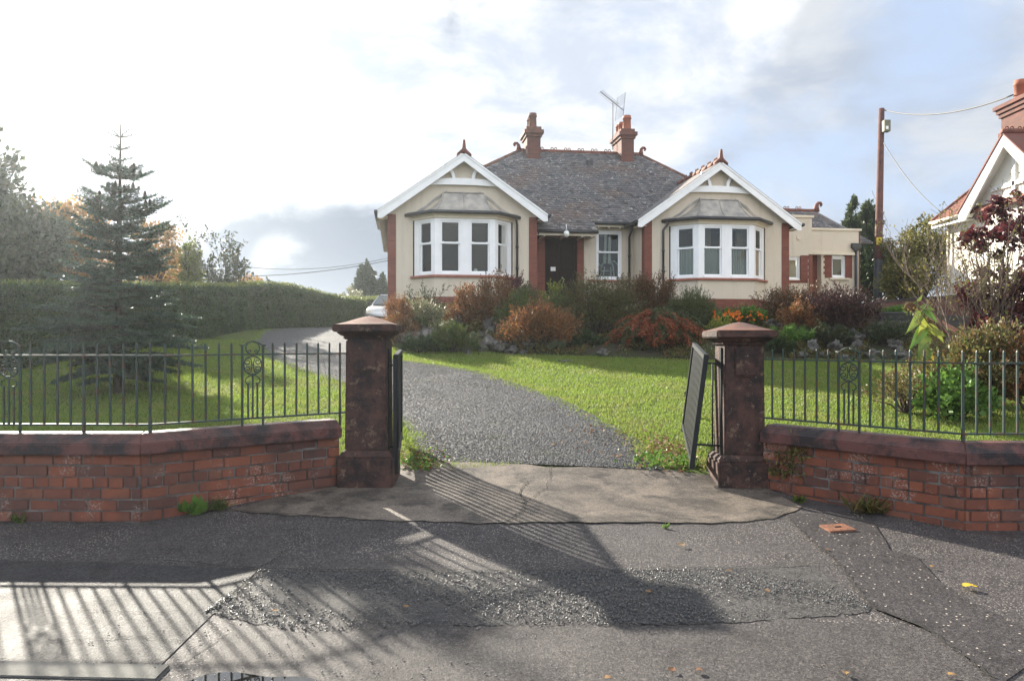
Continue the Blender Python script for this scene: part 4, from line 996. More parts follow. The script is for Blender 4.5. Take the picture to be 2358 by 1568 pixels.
v_ = Vector((0, 2.1, 1.51)); slates(wr, (12.6, 4.28, 5.34), (1, 0, 0), v_, [(.2, 0), (5.6, 0), (4.5, v_.length-.05), (.4, v_.length-.05)], seed=8)
f = MB(hl); ridge(f, q0, q1, .085); f.build('ridge_tiles', M['terracotta'], wr); crests(wr, q0, (16.9, 6.4, 6.86), tf=hl); f = MB(hl); scroll(f, (17.15, 6.4, 6.9), 1, .95); f.build('scroll_finial', M['terracotta'], wr)
# ---- things that hang on the house or stand inside
def curtain(label, s0, s1, y, z0, z1, m, ang=0, folds=9, depth=.03, group=None, name='curtain', cat='curtain'):
    n = folds*6; c_, s_ = math.cos(ang), math.sin(ang); V = []; F = []
    for i in range(n+1):
        x = (s1-s0)*i/n; dpt = depth*math.sin(2*math.pi*folds*i/n+.7*math.sin(i*.31))
        for z in (z0, z1): V.append(tuple(hl((s0+x*c_-dpt*s_, y+x*s_+dpt*c_, z))))
    for i in range(n): F.append([2*i, 2*i+2, 2*i+3, 2*i+1])
    o = np_mesh(name, np.array(V), np.array(F), m, None, True); return tag(o, label, cat, group)
c, hw, hf = BAYS[1]; ca = math.atan2(-BD, hw-hf)
curtain('white net curtain across the left side light of the right bay', c-hw+.14, c-hw+.14+.93, .06, ZS+.05, 4.50, M['net'], ca, 9)
curtain('white net curtain hanging low across the front lights of the right bay', c-hf+.04, c+hf-.04, -BD+.2, ZS+.05, 4.48, M['net'], 0, 22)
curtain('beige drape gathered at the left of the right bay front', c-hf+.12, c-hf+.55, -BD+.42, ZS, ZW, M['drape'], 0, 7, .05)
curtain('beige drape gathered at the right of the right bay front', c+hf-.42, c+hf-.02, -BD+.42, ZS, ZW, M['drape'], 0, 7, .05)
curtain('pinkish drape behind the right side light of the right bay', c+hf+.12, c+hf+.55, -BD+.32, ZS, ZW, M['drape'], -ca, 6, .04)
c, hw, hf = BAYS[0]
curtain('beige drape behind the left side light of the left bay', c-hw+.42, c-hw+.80, -.05, ZS, ZW, M['drape'], ca, 6, .04)
curtain('pale drape behind the right side light of the left bay', c+hf+.20, c+hf+.62, -.33, ZS, ZW, M['net'], -ca, 6, .04)
lc = MB(hl)                                                    # white shapes imitating a reflection: two bands above, open shapes below
for x0 in (WN0+.30, WN0+.45): lc.hexa([(x0, 1.44, 4.10), (x0+.09, 1.44, 4.10), (x0+.09, 1.45, 4.10), (x0, 1.45, 4.10), (x0+.035, 1.44, 5.08), (x0+.115, 1.44, 5.08), (x0+.115, 1.45, 5.08), (x0+.035, 1.45, 5.08)])
for pts in ([(WN0+.07, 3.62), (WN0+.20, 3.66), (WN0+.24, 4.02), (WN0+.40, 4.28)], [(WN1-.07, 3.62), (WN1-.20, 3.66), (WN1-.24, 4.02), (WN1-.36, 4.28)], [(WN0+.07, 4.18), (WN0+.22, 4.02), (WN0+.36, 4.2)], [(WN1-.07, 4.05), (WN1-.2, 4.2), (WN1-.33, 4.1)], [(WN0+.2, 3.70), (WN0+.43, 3.66), (WN1-.2, 3.70)], [(WN0+.3, 3.68), (WN0+.34, 4.0)], [(WN1-.3, 3.68), (WN1-.32, 4.0)], [(WN0+.22, 3.85), (WN1-.22, 3.88)]):
    lc.tube([(x, 1.445, z) for x, z in pts], .026, 4, flat=.25)
tag(lc.build('reflected_shapes', M['net'], None), 'white shapes imitating a house reflection in the small window by the door', 'curtain')
lan = thing('porch_lantern', 'glass globe lantern hanging from the porch eave above the door', 'lantern', tuple(hl((5.42, .2, 4.75))))
MB(hl).tube([(5.42, .34, 5.12), (5.42, .22, 5.16), (5.42, .2, 5.08), (5.42, .2, 4.98)], .012, 6).build('bracket', M['white'], lan)
t = NT('lantern_glass'); M['lampglass'] = t.done((.75, .75, .68), .1, None, .8)
MB(hl).lathe((5.42, .2, 4.76), [(.02, 0), (.075, .05), (.095, .11), (.08, .17), (.03, .22)], 14).build('globe', M['lampglass'], lan)
MB(hl).lathe((5.42, .2, 4.96), [(.06, 0), (.03, .04), (.012, .06)], 12).build('cap', M['steel'], lan)
for x, lab, h_ in ((2.55, 'white figure ornament on the sill inside the left bay', .16), (3.0, 'white jug on the sill inside the left bay right light', .26)):
    o = MB(hl).lathe((x, -BD+.24, ZS+.05), [(.05, 0), (.075, h_*.35), (.05, h_*.65), (.06, h_*.85), (.03, h_)], 12).build('ornament', M['white'], None); tag(o, lab, 'ornament')
ant = thing('aerial', 'television aerial on a mast strapped to the right chimney', 'aerial', tuple(hl((8.45, 5.7, 9.2))))
MB(hl).tube([(8.44, 5.75, 8.9), (8.44, 5.75, 10.72)], .018, 6).build('mast', M['aerial'], ant)
a0 = Vector((7.80, 5.2, 10.92)); a1 = Vector((8.98, 6.1, 10.52)); am = MB(hl); am.tube([a0, a1], .013, 6)
el = MB(hl); side = Vector((.5, -.75, .25)).normalized()
for i in range(12):
    p = a0.lerp(a1, .02+i*.06); el.tube([p-side*.13, p+side*.13], .009, 5)
am.build('boom', M['aerial'], ant); el.build('elements', M['aerial'], ant)
rf_ = MB(hl); b0 = a0.lerp(a1, .84); up_ = Vector((.1, .0, 1)).normalized()
for i in range(5): rf_.tube([b0+up_*(.10+.09*i)-side*.24, b0+up_*(.10+.09*i)+side*.24], .007, 5); rf_.tube([b0-up_*(.06+.08*i)-side*.24, b0-up_*(.06+.08*i)+side*.24], .007, 5)
for sg in (-1, 1): rf_.tube([b0-up_*.42+side*.2*sg, b0+up_*.5+side*.2*sg], .007, 5)
rf_.build('reflector', M['aerial'], ant)

# ------------------------------------------------------------------ the neighbouring house on the right
nb = thing('neighbour_house', 'white rendered house with a red tiled roof and white gable at the right edge', 'house', (16, 21, 2.4))
NX = 13.5; NY1 = 24.25; NE = 5.32
mb = MB(); mb.box((NX, 15, 2.0), (NX+.3, NY1, NE)); mb.box((NX+.3, NY1-.3, 2.0), (NX+7, NY1, NE))
GA, GH, GZ = 20.75, 1.95, 7.10
gs = (GZ-.25-5.35)/GH
mb.prism([(NX-.12, GA-GH+.05, NE), (NX-.12, GA+GH-.05, NE), (NX-.12, GA, GZ-.2)], (.3, 0, 0)); mb.box((NX-.12, GA-GH+.3, 2), (NX-.001, GA+GH-.3, NE))
mb.build('wall', M['white_wall'], nb)
bb = MB(); xb = NX-.45
for sg in (-1, 1):
    bb.prism([(xb, GA, GZ), (xb, GA+sg*(GH+.12), 5.32), (xb, GA+sg*(GH+.12), 5.06), (xb, GA+sg*(GH-.16), 5.06), (xb, GA, GZ-.34)], (.05, 0, 0))
    bb.prism([(xb+.05, GA, GZ-.16), (xb+.05, GA+sg*(GH+.10), 5.22), (xb+.05, GA+sg*(GH+.10), 5.18), (xb+.05, GA, GZ-.20)], (.33, 0, 0))
bb.build('bargeboard', M['white'], nb)
bt = MB(); bt.box((NX-.18, GA-.06, 5.4), (NX-.12, GA+.06, GZ-.3)); bt.box((NX-.18, GA-1.0, 5.72), (NX-.12, GA+1.0, 5.84)); bt.build('gable_timber', M['white'], nb)
rr = MB(); idt = lambda p: Vector(p)
rr.prism([(NX-.30, 14, NE-.02), (NX-.30, NY1+.3, NE-.02), (NX+2.6, NY1+.3, NE+2.3), (NX+2.6, 14, NE+2.3)], (0, 0, -.06))
rr.prism([(xb-.03, GA, GZ+.03), (xb-.03, GA+GH+.16, 5.34), (NX+1.2, GA+GH+.16, 5.34), (NX+3, GA, GZ+.03)], (0, 0, -.05)); rr.prism([(xb-.03, GA, GZ+.03), (xb-.03, GA-GH-.16, 5.34), (NX+1.2, GA-GH-.16, 5.34), (NX+3, GA, GZ+.03)], (0, 0, -.05))
nr = rr.build('roof', M['redtile'], nb)
vv = Vector((2.9, 0, 2.32)); slates(nr, (NX-.32, GA+GH-.3, NE-.03), (0, 1, 0), vv, [(0, 0), (NY1+.28-GA-GH+.3, 0), (NY1+.28-GA-GH+.3, 3.6), (0, 3.6)], .20, .115, .01, M['redtile'], 'tile_courses', idt, 9)
f = MB(); ridge(f, (NX-.3, NY1+.3, NE+.02), (NX+2.6, NY1+.3, NE+2.34), .06); f.build('verge_tiles', M['redtile'], nr)
f = MB(); ridge(f, (xb-.03, GA, GZ+.05), (NX+3, GA, GZ+.05), .08); crest(f, (xb, GA, GZ+.02), (NX+3, GA, GZ+.02), .34); f.build('ridge_tiles', M['terracotta'], nr)
gt = MB(); gt.tube([(NX-.36, GA+GH+.05, NE-.06), (NX-.36, NY1+.3, NE-.06)], .06, 8); gt.tube([(NX-.08, NY1-.25, NE-.2), (NX-.08, NY1-.25, 2.4)], .04, 8); gt.build('gutter', M['cream_smooth'], nb)
fs_ = MB(); fs_.box((NX-.32, GA+GH+.1, NE-.22), (NX-.28, NY1+.3, NE-.06)); fs_.box((NX-.28, GA+GH+.1, NE-.20), (NX, NY1+.28, NE-.17)); fs_.build('fascia', M['white'], nb)
cx0 = 14.35; ch = MB(); ch.box((cx0, 21.4, 5.5), (cx0+2.4, 22.9, 8.25)); cho = ch.build('chimney', M['chimney_brick'], nb)
k = MB(); k.box((cx0-.06, 21.34, 7.55), (cx0+2.46, 22.96, 7.66)); k.box((cx0-.05, 21.35, 8.10), (cx0+2.45, 22.95, 8.22)); k.box((cx0-.10, 21.30, 8.22), (cx0+2.5, 23.0, 8.34)); k.box((cx0-.16, 21.24, 8.34), (cx0+2.56, 23.06, 8.45)); k.build('corbel', M['chimney_brick'], cho)
for px, py in ((14.72, 22.6), (14.72, 22.0), (15.4, 22.4), (16.1, 22.2)):
    q = MB(); q.lathe((px, py, 8.44), [(.20, 0), (.18, .1), (.165, .5), (.185, .52), (.185, .6), (.165, .62), (.165, .68), (.12, .68)], 16); q.build('chimney_pot', M['pot'], cho)

# ------------------------------------------------------------------ pole, wires
PX, PY = 14.05, 30.0
pole = thing('utility_pole', 'tall brown wooden utility pole behind the boundary wall', 'utility pole', (PX, PY, 2.3))
MB().tube([(PX, PY, 1.9), (PX+.02, PY, 4.6), (PX+.15, PY, 10.5)], [.165, .15, .105], 14).build('shaft', M['polewood'], pole)
MB().tube([(PX, PY, 2.0), (PX+.02, PY, 4.7)], [.168, .155], 14).build('cable_guard', mat_plain('grey_steel_guard', (.06, .06, .065), None, 4, .5, .1), pole)
MB().box((PX+.10, PY-.34, 9.55), (PX+.34, PY-.08, 9.98)).build('junction_box', mat_plain('olive_box', (.17, .16, .10), None, 4, .6, .1), pole, bevel=.01)
MB().box((PX+.15, PY-.345, 9.62), (PX+.25, PY-.342, 9.74)).build('label_plate', M['white'], pole)
MB().box((PX-.13, PY-.22, 5.25), (PX+.06, PY-.165, 5.53)).build('warning_sign', mat_plain('yellow_sign', (.75, .55, .02), None, 4, .5, 0), pole)
sg_ = MB(); sg_.prism([(PX-.085, PY-.225, 5.40), (PX+.015, PY-.225, 5.40), (PX-.035, PY-.225, 5.49)], (0, .004, 0)); sg_.box((PX-.09, PY-.225, 5.28), (PX+.02, PY-.221, 5.30)); sg_.box((PX-.09, PY-.225, 5.32), (PX+.02, PY-.221, 5.34)); sg_.build('warning_mark', M['black'], pole)
def wire(label, a, b, sag, r=.012, group=None):
    a, b = Vector(a), Vector(b); pts = [a.lerp(b, i/24)-Vector((0, 0, sag*4*(i/24)*(1-i/24))) for i in range(25)]
    return tag(MB().tube(pts, r, 5).build('overhead_wire', M['wire'], None), label, 'wire', group)
wire('thick overhead cable from the pole top to the neighbour chimney', (PX+.22, PY, 10.45), at(2325, 219, 22.6)+Vector((.1, 0, 0)), .35, .022)
wire('thin wire slanting from the pole down to the neighbour roof corner', (PX+.16, PY, 9.3), at(2166, 488, 24.4), .25, .016)
wire('short stay wire dropping on the left of the pole', (PX+.02, PY, 7.0), at(2008, 440, 34), .1, .014)
wire('lower of the two wires across the sky left of the bungalow', at(545, 636, 50), at(905, 598, 46), .25, .022)
wire('upper and fainter of the two wires across the sky left of the bungalow', at(545, 612, 56), at(905, 592, 52), .5, .018)

# ------------------------------------------------------------------ boundary wall, steps on the right
bw = thing('boundary_wall', 'long brown brick boundary wall rising beside the neighbour house', 'wall', (11, 23, 2.2))
M['brownbrick'] = mat_brick('brown_boundary_brick', (.20, .085, .06), (.15, .065, .05), (.16, .12, .10), .23, .078, .009, .5, .4)
PW = [at(1968, 704, 25.5), at(2060, 694, 24.6), at(2150, 687, 23.4), at(2200, 684, 22.6), at(2240, 685, 21.8), at(2290, 698, 20.6), at(2380, 730, 19.0)]
mb = MB(); cp = MB()
for a, b in zip(PW, PW[1:]):
    n_ = Vector((-(b-a).y, (b-a).x, 0)).normalized()*.2
    for tgt, z0, z1, e in ((mb, None, 0, 0), (cp, 0, .06, .03)):
        f0, f1 = a-n_*e/.2, b-n_*e/.2; g0, g1 = a+n_*(1+e/.2), b+n_*(1+e/.2)
        tgt.hexa([(f0.x, f0.y, 1.6 if z0 is None else a.z), (f1.x, f1.y, 1.6 if z0 is None else b.z), (g1.x, g1.y, 1.6 if z0 is None else b.z), (g0.x, g0.y, 1.6 if z0 is None else a.z), (f0.x, f0.y, a.z+z1), (f1.x, f1.y, b.z+z1), (g1.x, g1.y, b.z+z1), (g0.x, g0.y, a.z+z1)])
mb.build('brickwork', M['brownbrick'], bw); cp.build('coping', mat_plain('dark_coping', (.07, .055, .05), None, 4, .7, .3), bw)
st = thing('garden_steps', 'dark garden steps with a sloping red brick side wall on the right', 'steps', tuple(at(2200, 770, 18.5)))
for i in range(5):
    p = at(2172, 780, 18.3+i*.42); MB().box((p.x, p.y, 1.2), (p.x+1.7, p.y+.42, 1.52+.18*i)).build('tread', mat_plain('dark_step_stone', (.06, .055, .05), (.03, .03, .028), 5, .8, .3) if i == 0 else bpy.data.materials['dark_step_stone'], st)
a = at(2128, 728, 19.6); b = at(2245, 792, 17.4); sw = MB(); n_ = Vector((.30, .08, 0))
sw.hexa([(a.x, a.y, 1), (b.x, b.y, 1), (b.x+n_.x, b.y+n_.y, 1), (a.x+n_.x, a.y+n_.y, 1), tuple(a), tuple(b), tuple(b+n_), tuple(a+n_)]); sw.build('side_wall', M['redbrick'], st)
# ------------------------------------------------------------------ vegetation
def LM(name, cols, **k): M[name] = mat_leaf(name+'_leaf', cols, **k)
LM('russet', [(.085, .075, .022), (.19, .065, .022), (.26, .11, .035), (.09, .05, .02), (.20, .14, .055), (.06, .07, .02)], trans=.25, patch=.5, pscale=5)
LM('orange', [(.12, .075, .025), (.25, .085, .028), (.33, .15, .055), (.13, .06, .022), (.24, .15, .06), (.07, .06, .02)], trans=.3, patch=.5, pscale=5)
LM('brownred', [(.12, .04, .022), (.06, .06, .02), (.17, .062, .03), (.05, .05, .018), (.10, .075, .03)], trans=.2, patch=.5, pscale=5)
LM('purple', [(.075, .018, .024), (.13, .03, .035), (.05, .018, .022)], trans=.3)
LM('plum', [(.055, .014, .020), (.095, .022, .028), (.15, .034, .032), (.05, .018, .026), (.11, .05, .035)], trans=.4, rough=.38)
LM('heather', [(.07, .11, .022), (.13, .17, .03), (.045, .08, .02), (.13, .12, .04), (.05, .075, .02)], trans=.3, patch=.5, pscale=5)
LM('lime', [(.22, .25, .03), (.28, .30, .05), (.15, .2, .03)], trans=.4)
LM('cream', [(.26, .26, .14), (.36, .34, .21), (.14, .15, .07), (.2, .15, .08)], trans=.25)
LM('greenred', [(.055, .075, .022), (.10, .06, .026), (.075, .10, .025), (.13, .07, .03)], trans=.2, patch=.55, pscale=4)
LM('darkgreen', [(.028, .048, .016), (.05, .075, .022), (.02, .035, .014)], trans=.15)
LM('juniper', [(.05, .07, .022), (.085, .10, .03), (.03, .05, .018)], trans=.15)
LM('columnar', [(.06, .085, .035), (.10, .125, .05), (.04, .06, .026), (.14, .15, .065)], trans=.3)
LM('fir', [(.038, .072, .048), (.07, .112, .068), (.026, .05, .036), (.11, .15, .085)], trans=.25, rough=.42)
LM('hedge', [(.045, .085, .022), (.08, .125, .032), (.032, .06, .018), (.11, .15, .04)], trans=.25, rough=.42)
LM('autumn', [(.13, .14, .035), (.22, .18, .045), (.09, .11, .03), (.28, .19, .05)], trans=.45)
LM('amber', [(.34, .15, .05), (.42, .25, .09), (.20, .12, .045), (.16, .16, .05)], trans=.5)
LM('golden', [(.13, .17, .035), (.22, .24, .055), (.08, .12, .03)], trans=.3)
LM('dim', [(.04, .055, .024), (.065, .08, .032), (.03, .045, .02), (.12, .09, .035)], trans=.2)
LM('grey', [(.10, .13, .075), (.16, .19, .11), (.07, .10, .05)], trans=.25)
LM('fresh', [(.08, .17, .028), (.13, .23, .04), (.06, .12, .025)], trans=.35)
LM('mixed', [(.10, .14, .035), (.19, .19, .055), (.15, .08, .035), (.07, .10, .028), (.24, .14, .06)], trans=.4)
LM('dry', [(.30, .22, .12), (.22, .15, .08), (.36, .28, .16)], trans=.3)
LM('weeper', [(.20, .045, .018), (.32, .065, .022), (.12, .05, .02), (.38, .10, .03), (.24, .055, .02)], trans=.25, patch=.55, pscale=5)
LM('weepgreen', [(.055, .075, .024), (.085, .10, .03), (.04, .055, .02), (.12, .10, .03)], trans=.25)
LM('flower', [(.75, .14, .02), (.80, .24, .02), (.65, .08, .02)], trans=.2)
LM('yellow', [(.75, .50, .03), (.65, .45, .05), (.45, .38, .04)], trans=.4)
LM('sunleaf', [(.12, .18, .035), (.19, .24, .05), (.085, .14, .03)], trans=.35, patch=.7, pscale=14)
LM('grass', [(.15, .22, .034), (.215, .285, .054), (.175, .24, .038), (.25, .275, .072), (.125, .185, .032)], trans=.5, rough=.55, patch=.82, pscale=1.6)
LM('litter', [(.20, .09, .04), (.14, .06, .03), (.27, .16, .06), (.11, .06, .035)], trans=.2)

def cloud(r, c, rad, n, clumps, cr, shell=.55, squash=1.0, lowcut=-1.0):
    """points in lumpy clusters inside an ellipsoid; returns points and outward directions"""
    c = np.asarray(c, float); rad = np.asarray(rad, float)
    d = norm(r.normal(size=(clumps*3, 3))); d = d[d[:, 2] > lowcut][:clumps]; clumps = len(d)
    k = (shell+(1-shell)*r.random(clumps)**.5)*r.uniform(.72, 1.06, clumps); k[: clumps//4] *= r.uniform(.3, .8, clumps//4)
    cc = c+d*k[:, None]*rad; size = cr*r.uniform(.6, 1.35, clumps)
    idx = r.integers(0, clumps, n); dd = norm(r.normal(size=(n, 3)))
    P = cc[idx]+dd*(size[idx]*r.random(n)**.45)[:, None]*np.array([1, 1, squash])
    return P, norm((P-c)/rad), cc
def stems(mb, base, cc, r0, rr, every=1, bend=.25):
    b = Vector(base)
    for i, q in enumerate(cc[::every]):
        q = Vector(q); m = b.lerp(q, .5)+Vector((rr.uniform(-1, 1), rr.uniform(-1, 1), rr.uniform(0, 1)))*(q-b).length*bend*.4
        mb.tube([b+Vector((rr.uniform(-.03, .03), rr.uniform(-.03, .03), -.05)), m, q], [r0, r0*.65, r0*.25], 5, True, False)
def shrub(name, label, cat, u, vt, wpx, Y, m, n=4500, ln=.05, wd=.028, clumps=34, up=.5, group=None, seed=1, depth=None, f=Hb, crs=.17, lowcut=-.35, shell=.5, vb=None, bark='bark', ext=1.12, grow_n=1.35, shoots=2.2):
    X = (u-1179)/1798*Y; z0 = float(f(X, Y)); z1 = at(u, vt-3, Y).z; h = max(.15, z1-z0); wx = wpx*ext/1798*Y; d = depth or wx*.8; n = int(n*grow_n)
    root = thing(name, label, cat, (X, Y, z0), group); r = np.random.default_rng(seed); rr = random.Random(seed)
    P, out, cc = cloud(r, (X, Y, z0+h*.42), (wx/2*.95, d/2*.95, h*.60), n, clumps, crs*min(wx, h*1.5), shell, lowcut=lowcut)
    k = P[:, 2] > z0-.02; P = P[k]; out = out[k]
    A = out*.8+np.array([0, 0, up])+r.normal(size=P.shape)*.45
    sh = MB(); SP = []; SA = []
    for i in range(int(shoots*(6+14*h*wx))):
        q = cc[rr.randrange(len(cc))]; o = (q-np.array([X, Y, z0+h*.35]))/np.array([wx/2, d/2, h*.6]); o = o/max(1e-6, np.linalg.norm(o)); o = o*.7+np.array([rr.gauss(0, .3), rr.gauss(0, .3), .25+.5*up+rr.gauss(0, .2)]); o = o/np.linalg.norm(o); L_ = rr.uniform(.05, .16)*min(1.3, .5+h)
        a_ = Vector(q); b_ = a_+Vector(o)*(crs*min(wx, h*1.5)*.8+L_); sh.tube([a_, a_.lerp(b_, .5), b_], [.005, .004, .002], 4, True, False)
        for k_ in range(13): SP.append(tuple(a_.lerp(b_, .35+.65*k_/12))); SA.append(tuple(o*.8+np.array([rr.gauss(0, .7), rr.gauss(0, .7), rr.gauss(.1, .6)])))
    if SP: P = np.concatenate([P, np.array(SP)]); A = np.concatenate([A, np.array(SA)])
    leaves('foliage', P, A, m if not isinstance(m, str) else M[m], root, ln, wd, .4, seed, fold=.15)
    mb = sh; stems(mb, (X, Y, z0), cc, .012+.008*h, rr, max(1, len(cc)//14)); mb.build('stem', M[bark], root, flip=False)
    return root
G1 = 'shrubs on the rockery'
shrub('heather_shrub', 'russet heather mound at the left end of the rockery by the car', 'shrub', 922, 690, 84, 18.0, 'orange', 5200, .055, .014, 40, .9, None, 1)
shrub('variegated_shrub', 'pale cream variegated shrub beside the russet heather', 'shrub', 968, 688, 92, 18.3, 'cream', 3600, .05, .03, 34, .5, None, 2)
shrub('wispy_shrub', 'thin wispy dark shrub standing behind the cream variegated shrub', 'shrub', 985, 668, 90, 19.3, 'darkgreen', 500, .05, .02, 26, .8, None, 3, shell=.8)
shrub('azalea', 'loose orange azalea at the left below the left bay', 'shrub', 1062, 660, 72, 18.9, 'orange', 2600, .055, .026, 26, .5, None, 4)
shrub('azalea', 'broad brown and orange azalea below the right half of the left bay', 'shrub', 1125, 648, 135, 18.9, 'russet', 5600, .055, .026, 44, .5, None, 5)
shrub('berberis', 'dark purple leafed bush against the brick corner left of the door', 'shrub', 1183, 640, 88, 19.7, 'purple', 3000, .055, .03, 30, .6, None, 6)
shrub('heather_shrub', 'bright green heather mound in front of the door', 'shrub', 1232, 672, 165, 18.2, 'heather', 8000, .075, .014, 52, 1.1, None, 7)
shrub('lime_sapling', 'small lime green sapling poking up before the door', 'shrub', 1278, 645, 46, 18.7, 'lime', 520, .06, .026, 16, .4, None, 8, shell=.7)
shrub('azalea', 'rusty orange brown azalea at the front above the rocks', 'shrub', 1252, 703, 165, 17.2, 'orange', 7800, .05, .026, 60, .4, None, 9)
shrub('broad_shrub', 'large olive and russet bush below the small window', 'shrub', 1375, 650, 185, 18.1, 'greenred', 9500, .06, .018, 60, .9, None, 10)
shrub('tall_shrub', 'tall brownish red bush between the small window and the right bay', 'shrub', 1488, 640, 145, 18.8, 'brownred', 8000, .06, .016, 50, 1.0, None, 11)
shrub('juniper', 'dense dark green juniper below the left of the right bay', 'shrub', 1590, 676, 115, 18.2, 'juniper', 6000, .06, .014, 40, .9, None, 12)
shrub('red_shrub', 'reddish brown rounded bush below the right corner of the bungalow', 'shrub', 1835, 668, 185, 18.5, 'brownred', 9000, .055, .018, 56, .8, None, 13)
shrub('berberis', 'dark purple brown bush at the right end of the rockery', 'shrub', 1930, 672, 150, 17.5, mat_leaf('dark_berberis_leaf', [(.045, .022, .022), (.075, .03, .026), (.035, .025, .018)], .2), 8000, .055, .024, 48, .7, None, 14)
shrub('azalea', 'small bright russet azalea in front of the reddish brown bush', 'shrub', 1840, 702, 86, 17.5, 'orange', 3400, .05, .026, 30, .4, None, 15)
shrub('grey_clump', 'feathery grey green clump just right of the right gate pier', 'plant', 1812, 762, 125, 16.9, 'fresh', 4200, .09, .014, 34, .8, None, 16)
shrub('low_shrub', 'low dark shrub below the feathery clump', 'plant', 1790, 790, 110, 16.5, 'darkgreen', 2200, .06, .02, 26, .5, None, 17)
shrub('yellow_shrub', 'small yellow flecked plant left of the right gate pier', 'plant', 1663, 738, 52, 17.5, 'lime', 700, .05, .026, 16, .5, None, 18)
shrub('fern_clump', 'green grassy clump at the foot of the rockery beside the millstone', 'plant', 1045, 758, 95, 17.1, 'heather', 2600, .14, .014, 22, 1.2, None, 19)
shrub('fern_clump', 'low bright tuft among the grey stones near the lawn', 'plant', 1020, 785, 70, 17.5, 'fresh', 1200, .12, .014, 16, 1.1, None, 20)
shrub('fern_clump', 'dark low clump below the millstone', 'plant', 962, 778, 100, 17.2, 'darkgreen', 2200, .07, .016, 22, .8, None, 21)
shrub('rock_plant', 'small blue grey tuft at the lawn edge in front of the azalea', 'plant', 1284, 800, 36, 17.0, 'grey', 700, .10, .012, 10, 1.2, None, 22)
shrub('rock_plant', 'leafy plant with scattered red flowers left of the weeping bush', 'plant', 1345, 770, 70, 17.3, 'darkgreen', 1500, .06, .035, 20, .5, None, 23)
shrub('rock_plant', 'mossy green cushion among the stones on the right bank', 'plant', 1945, 770, 60, 17.4, 'fresh', 900, .05, .03, 16, .6, None, 24)
shrub('rock_plant', 'yellow green cushion on the right bank below the trough', 'plant', 2042, 790, 60, 17.0, 'heather', 900, .06, .02, 16, .6, None, 25)
shrub('rock_plant', 'brown tangle of dying stems on the right bank', 'plant', 2040, 750, 120, 16.9, 'dim', 1800, .10, .012, 26, .5, None, 26)
shrub('rock_plant', 'ragged brown clump under the purple brown bush', 'plant', 1905, 755, 110, 16.9, 'dim', 1600, .08, .02, 26, .5, None, 27)
# flowers by the right bay
fb = shrub('orange_flower_patch', 'leafy patch of orange flowers below the right bay', 'flowers', 1700, 720, 140, 18.2, 'fresh', 2600, .075, .045, 30, .5, None, 28, shell=.6)
r = np.random.default_rng(5); n = 46; bx_ = (1700-1179)/1798*18.0
fx = r.uniform(-.62, .62, n); fz = 1.6+(784-r.uniform(716, 738, n))/1798*17.8
P = np.stack([bx_+fx, 17.75+r.uniform(-.15, .3, n), fz], 1); P = np.repeat(P, 9, 0); A = r.normal(size=P.shape); A[:, 1] -= .6
leaves('blossom', P, A, M['flower'], fb, .05, .04, .3, 5)
# weeping cotoneaster / maple: arching sprays
def weeper(u, vt, wpx, Y, seed):
    X = (u-1179)/1798*Y; z0 = float(Hb(X, Y)); h = at(u, vt, Y).z-z0+.05; w_ = wpx/1798*Y/2
    root = thing('weeping_shrub', 'wide weeping bush with drooping red and green sprays at the lawn edge', 'shrub', (X, Y, z0)); rr = random.Random(seed); mb = MB(); P = [[], []]; A = [[], []]
    for i in range(300):
        a = rr.uniform(0, 2*math.pi); k = rr.uniform(.25, 1.05); top = h*rr.uniform(.75, 1.04)*(1-.42*k**2.2); pts = []
        end = Vector((X+math.cos(a)*w_*k, Y+math.sin(a)*w_*.62*k, z0+max(.0, top*rr.uniform(-.2, .8)))); sw_ = rr.uniform(-.16, .16)
        c0 = Vector((X+rr.uniform(-.12, .12), Y, z0+h*.3)); pk = Vector((X+math.cos(a+sw_*4)*w_*k*.62, Y+math.sin(a)*w_*.62*k*.62, z0+top*1.55))
        for j in range(15):
            t = j/14; q = c0*(1-t)**2+(pk*2-(c0+end)/2)*2*t*(1-t)*.98+end*t*t if False else c0.lerp(pk, t).lerp(pk.lerp(end, t), t); pts.append(q)
        mb.tube(pts, [.009-.0075*j/14 for j in range(15)], 4, True, False); tgt = 0 if rr.random() < .55 else 1
        for j in range(4, 15):
            d = pts[j]-pts[j-1]
            for _ in range(15):
                q = pts[j-1].lerp(pts[j], rr.random())+Vector((rr.gauss(0, .018), rr.gauss(0, .018), rr.gauss(0, .014))); v = (d.normalized()*.7+Vector((rr.uniform(-1, 1), rr.uniform(-1, 1), rr.uniform(-1, .3)))*1.0)
                P[tgt].append(tuple(q)); A[tgt].append(tuple(v))
    for k_, nm_ in ((0, 'red_sprays'), (1, 'green_sprays')): leaves(nm_, np.array(P[k_]), np.array(A[k_]), M['weeper' if k_ == 0 else 'weepgreen'], root, .070, .016, .4, seed+k_); mb.build('stem', M['bark'], root, flip=False)
weeper(1518, 716, 250, 17.1, 4)
# low mats of plants over the bank
r = np.random.default_rng(21); n = 90000
X = r.uniform(-3.4, 12, n); Y = foot(X)+r.uniform(0.0, 4.8, n)-.05; k = (np.sin(X*2.3+Y*1.1)+np.sin(X*5.1-Y*3.3)+r.normal(size=n)*.5) > .1; X = X[k]; Y = Y[k]
P = np.stack([X, Y, Hb(X, Y)+-.01+r.random(len(X))*(.07+.22*np.clip(np.sin(X*2.9+1)*np.sin(Y*3.3+X)+.2, 0, 1))], 1); A = r.normal(size=P.shape)*.6+np.array([0, -.2, .8])
tag(leaves('ground_cover', P, A, M['mixed'], None, .07, .028, .5, 21), kind='stuff')
